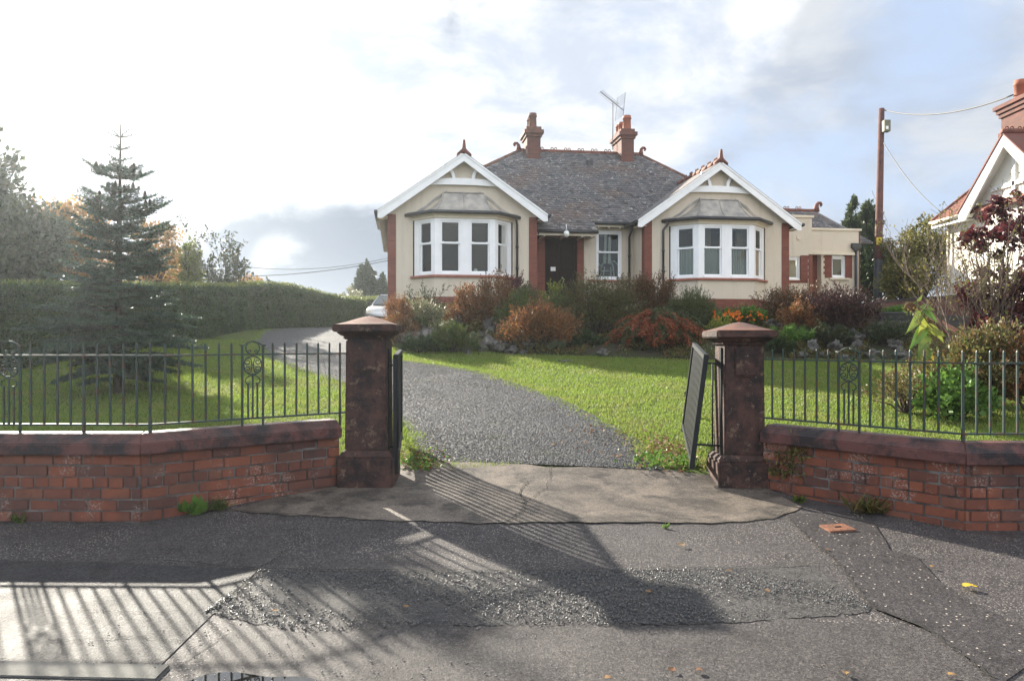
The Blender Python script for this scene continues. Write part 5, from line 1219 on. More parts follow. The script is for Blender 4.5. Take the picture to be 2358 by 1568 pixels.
# rocks
def rock(label, u, v, wpx, hpx, Y=None, seed=0, group=None, name='rockery_stone', f=Hb):
    if Y is None: Y = gp(u, v+hpx*.25, Hb).y
    p = at(u, v, Y); w_ = wpx/1798*Y/2*.86; h_ = hpx/1798*Y/2*.9; r = np.random.default_rng(seed)
    bm = bmesh.new(); bmesh.ops.create_icosphere(bm, subdivisions=4, radius=1); ph = r.uniform(0, 6, 9)
    planes = [(Vector(norm(r.normal(size=3))), r.uniform(.62, .9)) for _ in range(9)]
    for vtx in bm.verts:
        c = vtx.co.copy()
        for nn, dd in planes:
            e = c.dot(nn)-dd
            if e > 0: c -= nn*e*.85
        k = 1+.16*math.sin(4*c.x+ph[0])*math.sin(4*c.y+ph[1])+.14*math.sin(6*c.z+ph[2]+3*c.x)+.09*math.sin(11*c.y+ph[3]+7*c.z)+.06*math.sin(17*c.x+ph[4])*math.sin(15*c.z+ph[5])
        vtx.co = Vector((c.x*w_, c.y*w_*.8, c.z*h_))*k*1.15
    me = bpy.data.meshes.new(name); bm.to_mesh(me); bm.free(); me.materials.append(M['rock'])
    for pgn in me.polygons: pgn.use_smooth = True
    o = link(bpy.data.objects.new(name, me)); o.location = (p.x, p.y, p.z-h_*.2); o.rotation_euler = (0, r.uniform(-.3, .3), r.uniform(0, 3)); return tag(o, label, 'stone', group)
GA_ = 'grey stones left of the weeping bush'; GB_ = 'grey stones on the bank right of the gate pier'
for i, (u, v, w_, h_) in enumerate([(1062, 742, 44, 30), (1098, 744, 40, 24), (1134, 752, 44, 52), (1108, 768, 26, 16), (1088, 788, 30, 46), (1112, 800, 26, 34), (1135, 790, 60, 36), (1152, 800, 40, 28), (1050, 792, 36, 40), (1068, 804, 30, 30), (1195, 778, 40, 44), (1215, 792, 36, 34), (1232, 776, 30, 26), (1180, 808, 40, 22), (1165, 770, 40, 22), (1078, 815, 34, 14), (1205, 812, 26, 16), (1120, 738, 30, 18), (1150, 735, 30, 20)]):
    rock('pitted grey limestone rockery stone left of the weeping bush', u, v, w_, h_, None, 100+i, GA_)
for i, (u, v, w_, h_) in enumerate([(1870, 800, 34, 40), (1925, 800, 40, 44), (1945, 826, 30, 22), (1965, 778, 44, 40), (1978, 800, 44, 40), (2015, 815, 44, 30), (1995, 770, 36, 22), (2035, 776, 40, 22), (2060, 792, 46, 28), (2075, 815, 44, 26), (1770, 745, 40, 26), (1795, 752, 34, 24), (2065, 758, 44, 20), (1900, 815, 30, 20), (2090, 770, 30, 24), (1850, 818, 30, 18), (2010, 832, 36, 16)]):
    rock('rough grey rockery stone on the bank right of the right gate pier', u, v, w_, h_, None, 140+i, GB_)
rock('pale tilted slab of stone under the dark purple brown bush', 1931, 757, 34, 40, 17.5, 160)
rock('flat round tan boulder lying at the lawn edge', 1302, 833, 36, 14, None, 161)
rock('grey rounded stone at the left of the weeping bush', 1390, 812, 36, 22, None, 162)
rock('grey rounded stone high on the right bank beside the trough', 2046, 748, 20, 16, None, 163)
rock('whitish stone in the shade below the broad bush', 1398, 758, 18, 26, None, 164)
# millstone
ms = thing('millstone', 'grey radially grooved millstone lying tilted beside the gate pier', 'millstone', tuple(at(963, 765, 18.2)))
cM = at(963, 759, 18.2); tilt = Matrix.Rotation(R(21), 4, 'X'); mb = MB(lambda p: tilt @ Vector(p)+cM); rM = .52
segs = 96; vs = [(0, 0, .03)]; fs = []
for i in range(segs):
    a = 2*math.pi*i/segs; z = .02 if i % 3 else -.004
    vs += [(rM*.16*math.cos(a), rM*.16*math.sin(a), .03), (rM*.97*math.cos(a), rM*.97*math.sin(a), z), (rM*math.cos(a), rM*math.sin(a), .0), (rM*math.cos(a), rM*math.sin(a), -.14)]
for i in range(segs):
    j = (i+1) % segs; A_, B_ = 1+4*i, 1+4*j; fs += [(0, A_, B_), (A_, A_+1, B_+1, B_), (A_+1, A_+2, B_+2, B_+1), (A_+2, A_+3, B_+3, B_+2)]
mb.add(vs, fs); mb.build('disc', mat_plain('millstone_grit', (.21, .19, .175), (.13, .12, .11), 7, .85, .6, 50, .3, .01), ms)
shrub('rock_plant', 'little green tuft growing through the eye of the millstone', 'plant', 968, 752, 26, 18.1, 'heather', 160, .07, .018, 6, .8, None, 30, f=lambda x, y: cM.z+.02)
# trough of grass
tp = Vector(((2058-1179)/1798*17.9, 17.9, 0)); tp.z = 1.6+(784-739)/1798*17.9
tr_ = thing('planter_trough', 'dark trough planted with green grass before the boundary wall', 'planter', tuple(tp)); mb = MB()
mb.frust((tp.x, tp.y), .66, .26, .80, .32, tp.z, tp.z+.17); mb.frust((tp.x, tp.y), .84, .36, .84, .36, tp.z+.17, tp.z+.20); mb.build('trough', M['black'], tr_)
MB().box((tp.x-.45, tp.y-.2, tp.z-.2), (tp.x+.45, tp.y+.2, tp.z-.005)).build('stone_base', M['rock'], tr_)
r = np.random.default_rng(3); n = 900; P = np.stack([tp.x+r.uniform(-.36, .36, n), tp.y+r.uniform(-.12, .12, n), np.full(n, tp.z+.19)], 1); A = r.normal(size=P.shape)*.35+np.array([0, 0, 1]); leaves('grass_tuft', P, A, M['fresh'], tr_, .17, .012, .4, 3)

# ------------------------------------------------------------------ hedges
def hedge(label, path, hts, width, m, n, seed, ln=.045, wd=.026):
    path = [Vector((*p, 0)) for p in path]; root = thing('clipped_hedge', label, 'hedge', (path[0].x, path[0].y, float(H(path[0].x, path[0].y))))
    P = []; A = []; r = np.random.default_rng(seed); core = MB(); seg = [(b-a).length for a, b in zip(path, path[1:])]; tot = sum(seg)
    for i, (a, b) in enumerate(zip(path, path[1:])):
        d = (b-a).normalized(); fn = Vector((d.y, -d.x, 0)); za, zb = float(H(a.x, a.y)), float(H(b.x, b.y)); ha, hb_ = hts[i], hts[i+1]; e = .10
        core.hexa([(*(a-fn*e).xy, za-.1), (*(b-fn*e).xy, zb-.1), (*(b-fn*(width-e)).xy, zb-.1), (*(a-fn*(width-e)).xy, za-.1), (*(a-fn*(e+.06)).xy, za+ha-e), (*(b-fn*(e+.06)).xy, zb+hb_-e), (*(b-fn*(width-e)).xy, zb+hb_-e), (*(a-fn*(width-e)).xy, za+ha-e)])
        k = int(n*seg[i]/tot*(1.5 if i < 2 else 1)); t = r.random(k); side = r.random(k); hh = ha+(hb_-ha)*t; zz = za+(zb-za)*t
        front = side < .62; top = ~front
        s_ = np.where(front, r.random(k)**.9, 1.0); q = np.where(front, 0, r.random(k))*width
        rough = .05*np.sin(t*seg[i]*5+i)+.04*np.sin(t*seg[i]*13+s_*9); inn = np.abs(r.normal(size=k))*.05
        x = a.x+(b.x-a.x)*t-fn.x*(q+np.where(front, inn+rough*.6+.05*s_, 0)); y = a.y+(b.y-a.y)*t-fn.y*(q+np.where(front, inn+rough*.6+.05*s_, 0)); z = zz+hh*s_+np.where(top, rough*.5-inn+(r.random(k)**5)*.10, 0)
        P.append(np.stack([x, y, z], 1)); o = np.stack([np.where(front, fn.x, 0), np.where(front, fn.y, 0), np.where(front, .35, 1.0)], 1); A.append(o+r.normal(size=o.shape)*.7)
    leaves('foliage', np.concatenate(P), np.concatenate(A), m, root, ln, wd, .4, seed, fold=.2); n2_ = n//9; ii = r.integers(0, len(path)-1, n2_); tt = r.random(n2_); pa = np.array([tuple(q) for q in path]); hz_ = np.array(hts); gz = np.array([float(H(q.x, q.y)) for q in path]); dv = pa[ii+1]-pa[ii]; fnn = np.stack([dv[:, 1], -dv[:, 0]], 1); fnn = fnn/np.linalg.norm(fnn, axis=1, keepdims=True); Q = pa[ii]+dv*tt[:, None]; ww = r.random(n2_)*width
    Q[:, 2] = gz[ii]*(1-tt)+gz[ii+1]*tt+hz_[ii]*(1-tt)+hz_[ii+1]*tt-.02+r.random(n2_)**2*.10; Q[:, :2] -= fnn*ww[:, None]; leaves('sun_tinted_leaves', Q, r.normal(size=Q.shape)*.45+np.array([0, 0, 1.]), M['golden'], root, .055, .024, .4, seed+1)  # yellower top leaves: sunlight on the hedge top put into their colour
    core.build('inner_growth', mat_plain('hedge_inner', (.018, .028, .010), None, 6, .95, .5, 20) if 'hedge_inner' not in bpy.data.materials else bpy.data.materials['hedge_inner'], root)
    return root
HP = [(-10.6, 10.5), (-9.45, 14.2), (-8.6, 17), (-7.78, 19.6), (-7.45, 21.5), (-7.25, 23.3), (-6.95, 25), (-6.6, 26.8), (-6.1, 29), (-5.75, 31)]
def hh_(p, v):
    k = 1.6-(v-784)/1798*p[1]; return k-float(H(p[0], p[1]))
HT = [hh_(HP[0], 650), hh_(HP[1], 655), hh_(HP[2], 657), hh_(HP[3], 659), hh_(HP[4], 660), hh_(HP[5], 654), hh_(HP[6], 659), hh_(HP[7], 674), hh_(HP[8], 688), hh_(HP[9], 693)]
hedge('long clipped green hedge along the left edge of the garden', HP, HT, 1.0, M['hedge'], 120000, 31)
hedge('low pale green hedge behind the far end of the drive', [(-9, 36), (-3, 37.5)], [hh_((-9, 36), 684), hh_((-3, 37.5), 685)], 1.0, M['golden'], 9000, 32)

# ------------------------------------------------------------------ trees
def tree(name, label, u, vt, vb, wpx, Y, m, n, ln, wd, clumps, seed, trunk=.09, crs=.16, shell=.45, squash=1.0, lowcut=-.8, bark='bark', zb=None, group=None, low=.0, taper=0):
    X = (u-1179)/1798*Y; z0 = float(H(X, min(Y, 40)))-.1 if zb is None else zb; z1 = at(u, vt, Y).z; zl = max(z0+.1, at(u, vb, Y).z); wx = wpx/1798*Y
    root = thing(name, label, 'tree', (X, Y, z0), group); r = np.random.default_rng(seed); rr = random.Random(seed)
    cz, rz = (z1+zl)/2, (z1-zl)/2
    P, out, cc = cloud(r, (X, Y, cz), (wx/2*.92, wx/2*.8, rz*.95), n, clumps, crs*wx, shell, squash, lowcut)
    if taper:
        t = np.clip((P[:, 2]-zl)/(z1-zl), 0, 1); k = (1-t*taper); P[:, 0] = X+(P[:, 0]-X)*k*1.15; P[:, 1] = Y+(P[:, 1]-Y)*k*1.15
        t = np.clip((cc[:, 2]-zl)/(z1-zl), 0, 1); k = (1-t*taper); cc[:, 0] = X+(cc[:, 0]-X)*k; cc[:, 1] = Y+(cc[:, 1]-Y)*k
    A = out*.7+np.array([0, 0, .15 if not taper else .7])+r.normal(size=P.shape)*.6
    leaves('crown', P, A, M[m] if isinstance(m, str) else m, root, ln, wd, .4, seed, fold=.15)
    tk = MB(); th = Vector((X+rr.uniform(-.1, .1), Y, zl+(z1-zl)*(.85 if taper else .55))); tk.tube([(X, Y, z0-.1), (X+rr.uniform(-.06, .06), Y, (z0+th.z)/2), th], [trunk, trunk*.75, trunk*.25], 8)
    for q in cc[::max(1, len(cc)//22)]:
        q = Vector(q); s_ = Vector((X, Y, min(max(z0+(q.z-z0)*.45, z0+.2), th.z))); m_ = s_.lerp(q, .55)+Vector((rr.uniform(-.1, .1), rr.uniform(-.1, .1), .1)); tk.tube([s_, m_, q], [trunk*.4, trunk*.25, trunk*.08], 5, True, False)
    tk.build('trunk', M[bark], root, flip=False); return root
tree('dark_tree', 'tall dark broadleaf tree at the far left edge behind the hedge', -70, 290, 700, 250, 17.5, 'dim', 13000, .13, .085, 80, 41, .16)
tree('dark_tree', 'dense dim tree filling the left corner behind the hedge', 45, 455, 700, 230, 17.0, 'dim', 12000, .11, .075, 70, 42, .12)
tree('amber_tree', 'amber leaved tree between the dark trees and the fir', 160, 462, 690, 230, 18.5, 'amber', 9000, .09, .06, 90, 43, .08, shell=.55, crs=.13)
tree('amber_tree', 'thin orange brown tree seen just right of the fir', 350, 500, 690, 150, 20, 'amber', 4200, .08, .05, 50, 44, .06, shell=.6, crs=.13)
tree('golden_conifer', 'small golden green conifer above the hedge right of the fir', 430, 545, 690, 100, 22, 'golden', 6500, .08, .03, 50, 45, .07, taper=.45)
tree('green_bush', 'mixed green bush behind the hedge left of the golden conifer', 370, 600, 690, 130, 22.5, 'mixed', 3600, .08, .05, 46, 46, .06)
tree('orange_bush', 'low orange brown bush showing over the hedge top', 575, 632, 690, 90, 26, 'amber', 1300, .08, .05, 26, 47, .04)
tree('far_conifer', 'larger of the two dark conifers in the gap left of the bungalow', 842, 607, 720, 92, 48, 'darkgreen', 7000, .20, .09, 70, 48, .16, taper=.75)
tree('far_conifer', 'smaller dark conifer half hidden by the bungalow corner', 880, 628, 720, 42, 48, 'darkgreen', 2600, .20, .09, 40, 49, .12, taper=.7)
tree('pale_bush', 'pale straw coloured bush under the far conifers', 815, 668, 720, 80, 44, 'cream', 1500, .14, .07, 26, 50, .05)
tree('columnar_tree', 'left of the two narrow upright trees behind the side wing', 1963, 438, 690, 74, 34, 'columnar', 8000, .17, .075, 110, 51, .12, taper=.68, crs=.16)
tree('columnar_tree', 'right of the two narrow upright trees close to the pole', 2003, 434, 690, 80, 34.5, 'columnar', 8000, .17, .075, 110, 52, .12, taper=.68, crs=.16)
tree('dark_evergreen', 'broad dark evergreen at the foot of the pole', 2020, 560, 715, 130, 33, 'darkgreen', 8000, .16, .08, 70, 53, .12)
tree('autumn_tree', 'bushy green and yellow autumn tree right of the pole', 2125, 500, 700, 190, 29, 'autumn', 13000, .11, .06, 90, 54, .12, shell=.5, crs=.13)
tree('autumn_tree', 'small olive autumn tree low between the pole and the white house', 2085, 590, 705, 110, 28, 'autumn', 5000, .10, .06, 60, 55, .1)

def grow(mb, tips, p, d, L, r, dep, rr, spread=.5, up=.15, kids=(2, 3), minr=.003):
    pts = [p]; dd = d.normalized()
    for i in range(3):
        dd = (dd+Vector((rr.uniform(-1, 1), rr.uniform(-1, 1), rr.uniform(-.6, 1)))*.16+Vector((0, 0, up*.3))).normalized(); pts.append(pts[-1]+dd*L/3)
    mb.tube(pts, [r, r*.9, r*.8, r*.68], 5 if dep > 1 else 4, True, False)
    tips += [(q, dd) for q in pts[1:]] if dep <= 1 else []
    if dep <= 0: return
    for k in range(rr.randint(*kids)):
        t = rr.choice((1, 2, 3, 3)); a = Vector((rr.uniform(-1, 1), rr.uniform(-1, 1), rr.uniform(-.5, 1))).normalized()
        grow(mb, tips, pts[t], (dd+a*spread*rr.uniform(.7, 1.5)+Vector((0, 0, up))).normalized(), L*rr.uniform(.6, .85), max(minr, r*.62), dep-1, rr, spread, up, kids, minr)
def twiggy(name, label, cat, base, dirs, L, r0, dep, m, nl, ln, wd, seed, bark, spread=.55, up=.12, kids=(2, 3), group=None, pn='crown'):
    root = thing(name, label, cat, tuple(base), group); rr = random.Random(seed); mb = MB(); tips = []
    for d in dirs: grow(mb, tips, Vector(base)+Vector((rr.uniform(-.06, .06), rr.uniform(-.06, .06), -.05)), Vector(d), L*rr.uniform(.85, 1.15), r0*rr.uniform(.7, 1.1), dep, rr, spread, up, kids)
    mb.build('trunk', M[bark], root, flip=False)
    P = []; A = []
    for _ in range(nl):
        q, d = rr.choice(tips); P.append(tuple(q+Vector((rr.gauss(0, .03), rr.gauss(0, .03), rr.gauss(0, .03))))); A.append((d.x+rr.gauss(0, .7), d.y+rr.gauss(0, .7), d.z+rr.gauss(-.2, .7)))
    leaves(pn, np.array(P), np.array(A), M[m], root, ln, wd, .4, seed); return root
b = at(500, 700, 22); b.z = float(H(b.x, 22))
twiggy('wispy_tree', 'wispy thin leaved tree standing over the hedge against the grey cloud', 'tree', b, [(-.25, 0, 1), (.1, .1, 1), (.35, 0, .9), (.02, -.1, 1), (.55, 0, .75)], 1.05, .022, 4, 'dim', 3600, .075, .045, 61, 'bark', .5, .18)
b = at(110, 640, 18.2); b.z = float(H(b.x, 18))
twiggy('wispy_tree', 'bare twiggy tree with a few orange leaves left of the fir', 'tree', b, [(-.1, 0, 1), (.3, 0, 1), (.6, .1, .8)], .95, .02, 4, 'amber', 1500, .07, .045, 62, 'bark', .5, .2)
b = gp(2248, 905); b.z -= .02
twiggy('bare_shrub', 'leafless grey stemmed shrub spreading before the white house', 'shrub', b, [(-.22, .1, 1), (-.06, 0, 1), (.12, 0, 1), (-.48, .2, .9), (.4, .1, 1), (-.05, .2, 1), (.15, -.1, 1)], .98, .022, 5, 'autumn', 1100, .05, .03, 63, 'palebark', .62, .10)
# purple smoke bush
b = gp(2300, 900)
sb = thing('smoke_bush', 'purple red leaved smoke bush at the right edge above the railing', 'shrub', tuple(b)); r = np.random.default_rng(71); rr = random.Random(71); allP = []; allA = []; mb = MB()
for (u, v, wpx, n) in ((2320, 470, 90, 260), (2285, 500, 60, 150), (2250, 560, 70, 260), (2310, 560, 110, 520), (2345, 640, 110, 520), (2260, 660, 90, 360), (2300, 700, 120, 560), (2350, 740, 110, 420), (2260, 740, 90, 260), (2345, 520, 70, 260), (2225, 545, 40, 70), (2330, 800, 130, 420), (2240, 690, 70, 200), (2395, 600, 110, 360), (2400, 480, 90, 200)):
    c = at(u, v, b.y+rr.uniform(-.35, .25)); wm = wpx/1798*b.y
    P, out, cc = cloud(r, tuple(c), (wm*.5, wm*.45, wm*.42), n, 9, wm*.16, .5); allP.append(P); allA.append(out*.5+r.normal(size=P.shape)*.6+np.array([0, 0, -.15]))
    for q in cc[::2]:
        q = Vector(q); m_ = b.lerp(q, .55)+Vector((rr.uniform(-.12, .12), rr.uniform(-.1, .1), .1)); mb.tube([b, m_, q], [.014, .009, .003], 5, True, False)
P = np.concatenate(allP); leaves('foliage', P, np.concatenate(allA), M['plum'], sb, .066, .056, .35, 71, fold=.08, rnd_=True); mb.build('stem', M['palebark'], sb, flip=False)
# roses and perennials behind the right railing
shrub('rose_bush', 'big tangled green and brown rose bush behind the right railing', 'shrub', 2255, 768, 250, 10.9, 'mixed', 9000, .055, .034, 80, .4, None, 72, f=H, crs=.12, shell=.35)
shrub('rose_bush', 'dry brown leaved bush at the right edge behind the railing', 'shrub', 2380, 790, 190, 10.6, 'russet', 6000, .055, .032, 60, .3, None, 73, f=H, crs=.12, shell=.35)
shrub('low_perennial', 'low leafy bright green plant at the foot of the rose bush', 'plant', 2195, 868, 150, 10.5, 'fresh', 1700, .075, .055, 34, .4, None, 74, f=H, shell=.4)
shrub('low_perennial', 'loose flecked bush of small pink and brown leaves left of the sunflower', 'plant', 2085, 838, 150, 10.9, 'mixed', 1700, .035, .022, 40, .5, None, 75, f=H, shell=.5)
shrub('small_weed', 'small dark weed tuft on the lawn behind the right gate', 'plant', 1600, 872, 34, 10.6, 'darkgreen', 160, .06, .03, 6, .5, None, 76, f=H, shoots=0)
# sunflower with hanging head
fb_ = gp(2142, 905); sf = thing('sunflower', 'wilting sunflower with a brown bowed head and yellowing leaves', 'sunflower', tuple(fb_)); Yf = fb_.y
st_ = [fb_, at(2140, 850, Yf), at(2135, 790, Yf), at(2128, 740, Yf), at(2122, 712, Yf), at(2108, 696, Yf-.02), at(2098, 700, Yf-.06)]
MB().tube(st_, [.016, .015, .014, .013, .011, .01, .01], 8).build('stem', M['sunleaf'], sf, flip=False)
hd = at(2096, 708, Yf-.09); q = Matrix.Rotation(R(62), 4, 'X') @ Matrix.Rotation(R(-12), 4, 'Y')
MB(lambda p: q @ Vector(p)+hd).lathe((0, 0, 0), [(.02, -.03), (.075, -.02), (.088, .0), (.08, .018), (.05, .028), (.01, .03)], 22).build('seed_head', mat_plain('sunflower_seeds', (.10, .045, .018), (.055, .028, .014), 30, .9, .8, 90, .2, .006), sf)
r = np.random.default_rng(8); n = 26; a = np.linspace(0, 2*math.pi, n); V = np.stack([np.cos(a)*.085, np.sin(a)*.085, np.full(n, -.008)], 1); Q = np.array(q.to_3x3()); P = V@Q.T+np.array(hd); A = (V*np.array([1, 1, 0])+np.array([0, 0, -.02]))@Q.T
leaves('sepal', P, A, M['sunleaf'], sf, .05, .02, .3, 8)
def bigleaf(parent, m, base, tip, w_, nrm_, curl=.0):
    base, tip = Vector(base), Vector(tip); d = tip-base; s_ = d.cross(Vector(nrm_)).normalized(); k = s_.cross(d).normalized(); mb = MB(); prof = [(0, .03), (.06, .34), (.16, .5), (.32, .5), (.5, .42), (.7, .27), (.88, .11), (1, .0)]
    for t, wv in prof:
        c_ = base+d*t+k*math.sin(t*math.pi)*d.length*curl
        for e in (-1, -.5, 0, .5, 1): mb.v.append(c_+s_*w_*wv*e*2*.5+k*abs(e)*w_*.10)
    for i in range(len(prof)-1):
        for j in range(4): mb.f.append([5*i+j, 5*i+j+1, 5*i+6+j, 5*i+5+j]); mb.sm.append(True)
    return mb.build('leaf', m, parent, flip=False)
for i, (u0, v0, u1, v1, wpx, mm) in enumerate([(2122, 718, 2084, 770, 30, 'sunleaf'), (2126, 725, 2108, 782, 34, 'sunleaf'), (2124, 712, 2160, 745, 22, 'sunleaf'), (2122, 704, 2155, 716, 18, 'sunleaf'), (2112, 694, 2124, 676, 12, 'sunleaf'), (2130, 748, 2172, 790, 36, 'sunleaf'), (2130, 752, 2092, 808, 34, 'sunleaf'), (2134, 770, 2112, 828, 36, 'sunleaf'), (2136, 785, 2092, 832, 28, 'sunleaf'), (2136, 795, 2100, 842, 32, 'sunleaf'), (2138, 800, 2128, 846, 30, 'sunleaf'), (2139, 810, 2126, 868, 32, 'yellow'), (2140, 830, 2118, 886, 26, 'yellow'), (2134, 760, 2180, 775, 26, 'sunleaf')]):
    bigleaf(sf, M[mm if mm == 'yellow' else ('sunleaf', 'lime', 'fresh', 'sunleaf')[i % 4]], at(u0, v0, Yf-.01), at(u1, v1, Yf-.10-.02*(i % 4)), wpx*.72/1798*Yf, (.45*math.sin(i*1.7), -1, .2), .10)

# ------------------------------------------------------------------ the fir on the left lawn
fp = gp(272, 905); ft = thing('fir_tree', 'young dark fir with tiers of spreading branches on the left lawn', 'tree', tuple(fp)); sY = fp.y; px = sY/1798
topz = at(0, 287, sY).z
MB().tube([tuple(fp-Vector((0, 0, .1))), (fp.x, fp.y, fp.z+.25), (fp.x+.01, fp.y, at(0, 600, sY).z), (fp.x+.03, fp.y, at(0, 420, sY).z), (fp.x+.04, fp.y, topz)], [.085, .07, .05, .022, .006], 10).build('trunk', M['bark'], ft)
rr = random.Random(81); P = []; A = []; brm = MB(); cones = []
def needles(p, q, dens, up=.35):
    d = (q-p); n = max(2, int(d.length*dens*.62)); dn = d.normalized(); s_ = dn.cross(Vector((0, 0, 1)))
    s_ = s_.normalized() if s_.length > 1e-3 else Vector((1, 0, 0)); w_ = s_.cross(dn)
    for i in range(n):
        a = rr.uniform(0, 2*math.pi); o = s_*math.cos(a)+w_*(math.sin(a)*.8+up); P.append(tuple(p.lerp(q, rr.random()))); A.append(tuple(dn*.75+o))
def branch(z, ang, L, tilt, curve, twigs=True, cone=0):
    o = Vector((fp.x+.03*(z-fp.z)/4, fp.y, z)); h = Vector((math.cos(ang), math.sin(ang), 0)); pts = []
    for i in range(7):
        t = i/6; pts.append(o+h*L*t+Vector((0, 0, L*(tilt*t+curve*t*t))))
    brm.tube(pts, [.010*L**.5*(1-.8*i/6)+.002 for i in range(7)], 5, True, False)
    sd = Vector((-h.y, h.x, 0))
    for i in range(6): needles(pts[i], pts[i+1], 190 if i > 0 else 60)
    if not twigs: return
    nt_ = int(3+L*17)
    for k in range(nt_):
        t = .18+.80*(k+rr.random()*.6)/nt_; j = min(5, int(t*6)); p = pts[j].lerp(pts[j+1], t*6-j)
        for sg in (-1, 1):
            ll = L*.46*(1.06-t)*rr.uniform(.75, 1.2)+.05; dd = (h*.75+sd*sg*rr.uniform(.6, 1.0)+Vector((0, 0, tilt*.5+curve*t+rr.uniform(-.05, .15)))).normalized(); q = p+dd*ll
            brm.tube([p, q], [.004, .0018], 4, False, False); needles(p, q, 150)
            if ll > .2:
                for _ in range(3):
                    tt = rr.uniform(.3, .85); p2 = p.lerp(q, tt); q2 = p2+(dd+sd*sg*rr.uniform(-.7, .9)).normalized()*ll*.38; needles(p2, q2, 140)
    for _ in range(cone):
        t = rr.uniform(.3, .8); j = int(t*6); cones.append(pts[j].lerp(pts[j+1], t*6-j))
W = [(317, 33, .32, 0, 5, 0, 0), (346, 22, .3, .1, 5, 0, 0), (372, 26, .3, .1, 5, 0, 0), (398, 34, .25, .1, 5, 1, 0), (412, 64, .12, .28, 6, 1, 2), (446, 46, .25, .1, 6, 1, 1), (470, 62, .2, .15, 6, 1, 1), (492, 98, .12, .25, 7, 1, 2), (516, 80, .1, .2, 7, 1, 1), (545, 112, .10, .22, 7, 1, 1), (570, 90, .05, .15, 7, 1, 0), (600, 122, .0, .18, 7, 1, 0), (632, 112, -.02, .15, 8, 1, 0), (662, 126, -.06, .12, 8, 1, 0), (692, 135, -.08, .1, 8, 1, 0), (722, 158, -.1, .08, 9, 1, 0), (752, 172, -.12, .06, 9, 1, 0), (782, 180, -.16, .06, 9, 1, 0), (808, 165, -.2, .04, 9, 1, 0), (835, 135, -.2, .0, 8, 1, 0), (858, 100, -.2, 0, 6, 1, 0)]
for i, (v, rad, tilt, curve, nb_, tw, cn) in enumerate(W):
    z = at(0, v, sY).z; a0_ = rr.uniform(0, 6.28)
    for k in range(nb_): branch(z+rr.uniform(-.09, .09)*(i > 6), a0_+2*math.pi*k/nb_+rr.uniform(-.2, .2), rad*px*rr.uniform(.82, 1.2), tilt+rr.uniform(-.06, .06), curve, tw, cn)
for _ in range(26):
    v = rr.uniform(520, 860); rad = np.interp(v, [520, 600, 700, 780, 830, 860], [85, 105, 120, 145, 120, 80]); branch(at(0, v, sY).z, rr.uniform(0, 6.28), rad*px*rr.uniform(.55, 1.1), np.interp(v, [520, 700, 860], [.10, -.06, -.2])+rr.uniform(-.1, .1), .08, True, 0)
leaves('foliage', np.array(P), np.array(A), M['fir'], ft, .046, .012, .3, 81); brm.build('branches', M['bark'], ft, flip=False)
M['cone'] = mat_plain('fir_cone', (.075, .05, .038), (.05, .035, .028), 20, .8, .6, 60, .2)
c0 = None
for p in cones[:44]:
    if c0 is None:
        me = MB().lathe((0, 0, 0), [(.012, 0), (.024, .025), (.026, .06), (.018, .095), (.004, .115)], 9).build('cone', M['cone'], ft); c0 = me; c0.matrix_parent_inverse = Matrix.Identity(4); c0.location = p-fp
    else:
        c_ = c0.copy(); link(c_); c_.parent = ft; c_.matrix_parent_inverse = Matrix.Identity(4); c_.location = p-fp; c_.scale = (1, 1, rr.uniform(.8, 1.2))
# ------------------------------------------------------------------ grass blades
def field(n, x0, x1, y0, y1, seed, pw=1.6):
    r = np.random.default_rng(seed); Y = y0+(y1-y0)*r.random(n)**pw; X = r.uniform(x0, x1, n); half = .70*Y+.5
    k = np.abs(X) < half; X, Y = X[k], Y[k]
    wob = .10*np.sin(X*4+Y*3)+.08*np.sin(X*9-Y*7)+r.normal(size=len(X))*.06
    k = ~inside(EDGE, X+wob, Y+wob*.5) & (Y < foot(X)+.12) & ~((X > -1.35) & (X < 2.0) & (Y < 8.25+.12*np.sin(X*3)))
    lw = np.interp(X, [-12, -3.05, -1.6, -1.2, 2.1, 2.5, 3.6, 12], [6.75, 6.75, 7.95, 8.1, 8.1, 8.0, 6.6, 6.6]); k &= Y > lw
    return X[k], Y[k], r
X, Y, r = field(620000, -12, 12, 6.6, 24, 91)
Hh = H(X, Y); n = len(X); ln_ = (.026+.020*r.random(n)**2)*(1+.35*(np.sin(X*1.3)*np.sin(Y*1.7) > .3)); a = r.uniform(0, 2*math.pi, n); lean = r.normal(size=(n, 2))*.45; w_ = .0035+.0004*Y
B = np.stack([X, Y, Hh-.006], 1); D = np.stack([np.cos(a)*w_, np.sin(a)*w_, np.zeros(n)], 1); T = B+np.stack([lean[:, 0]*ln_, lean[:, 1]*ln_, ln_], 1)
V = np.stack([B-D, B+D, T], 1).reshape(-1, 3); tag(np_mesh('lawn_grass', V, np.arange(3*n).reshape(n, 3), M['grass']), kind='stuff')
# ragged grass and leaf litter along the drive edges
def edge_pts(n, seed, rows, side, spread, t0, t1):
    r = np.random.default_rng(seed); L_ = [q[side] for q in rows]; i = r.uniform(t0, t1, n)*(len(L_)-1); k = np.minimum(i.astype(int), len(L_)-2); f = i-k
    arr = np.array([[p.x, p.y] for p in L_]); Q = arr[k]*(1-f)[:, None]+arr[k+1]*f[:, None]; Q += r.normal(size=(n, 2))*spread; return Q, r
Q, r = edge_pts(9000, 92, drows, 1, .10, 0, .55); Q2, r2 = edge_pts(5000, 93, drows, 0, .08, 0, .7); Q = np.concatenate([Q, Q2]); Q = Q[Q[:, 1] > 8.15]
P = np.stack([Q[:, 0], Q[:, 1], H(Q[:, 0], Q[:, 1])], 1); A = r.normal(size=P.shape)*.5+np.array([0, 0, .9]); tag(leaves('edge_grass', P, A, M['grass'], None, .036, .008, .5, 92), kind='stuff')
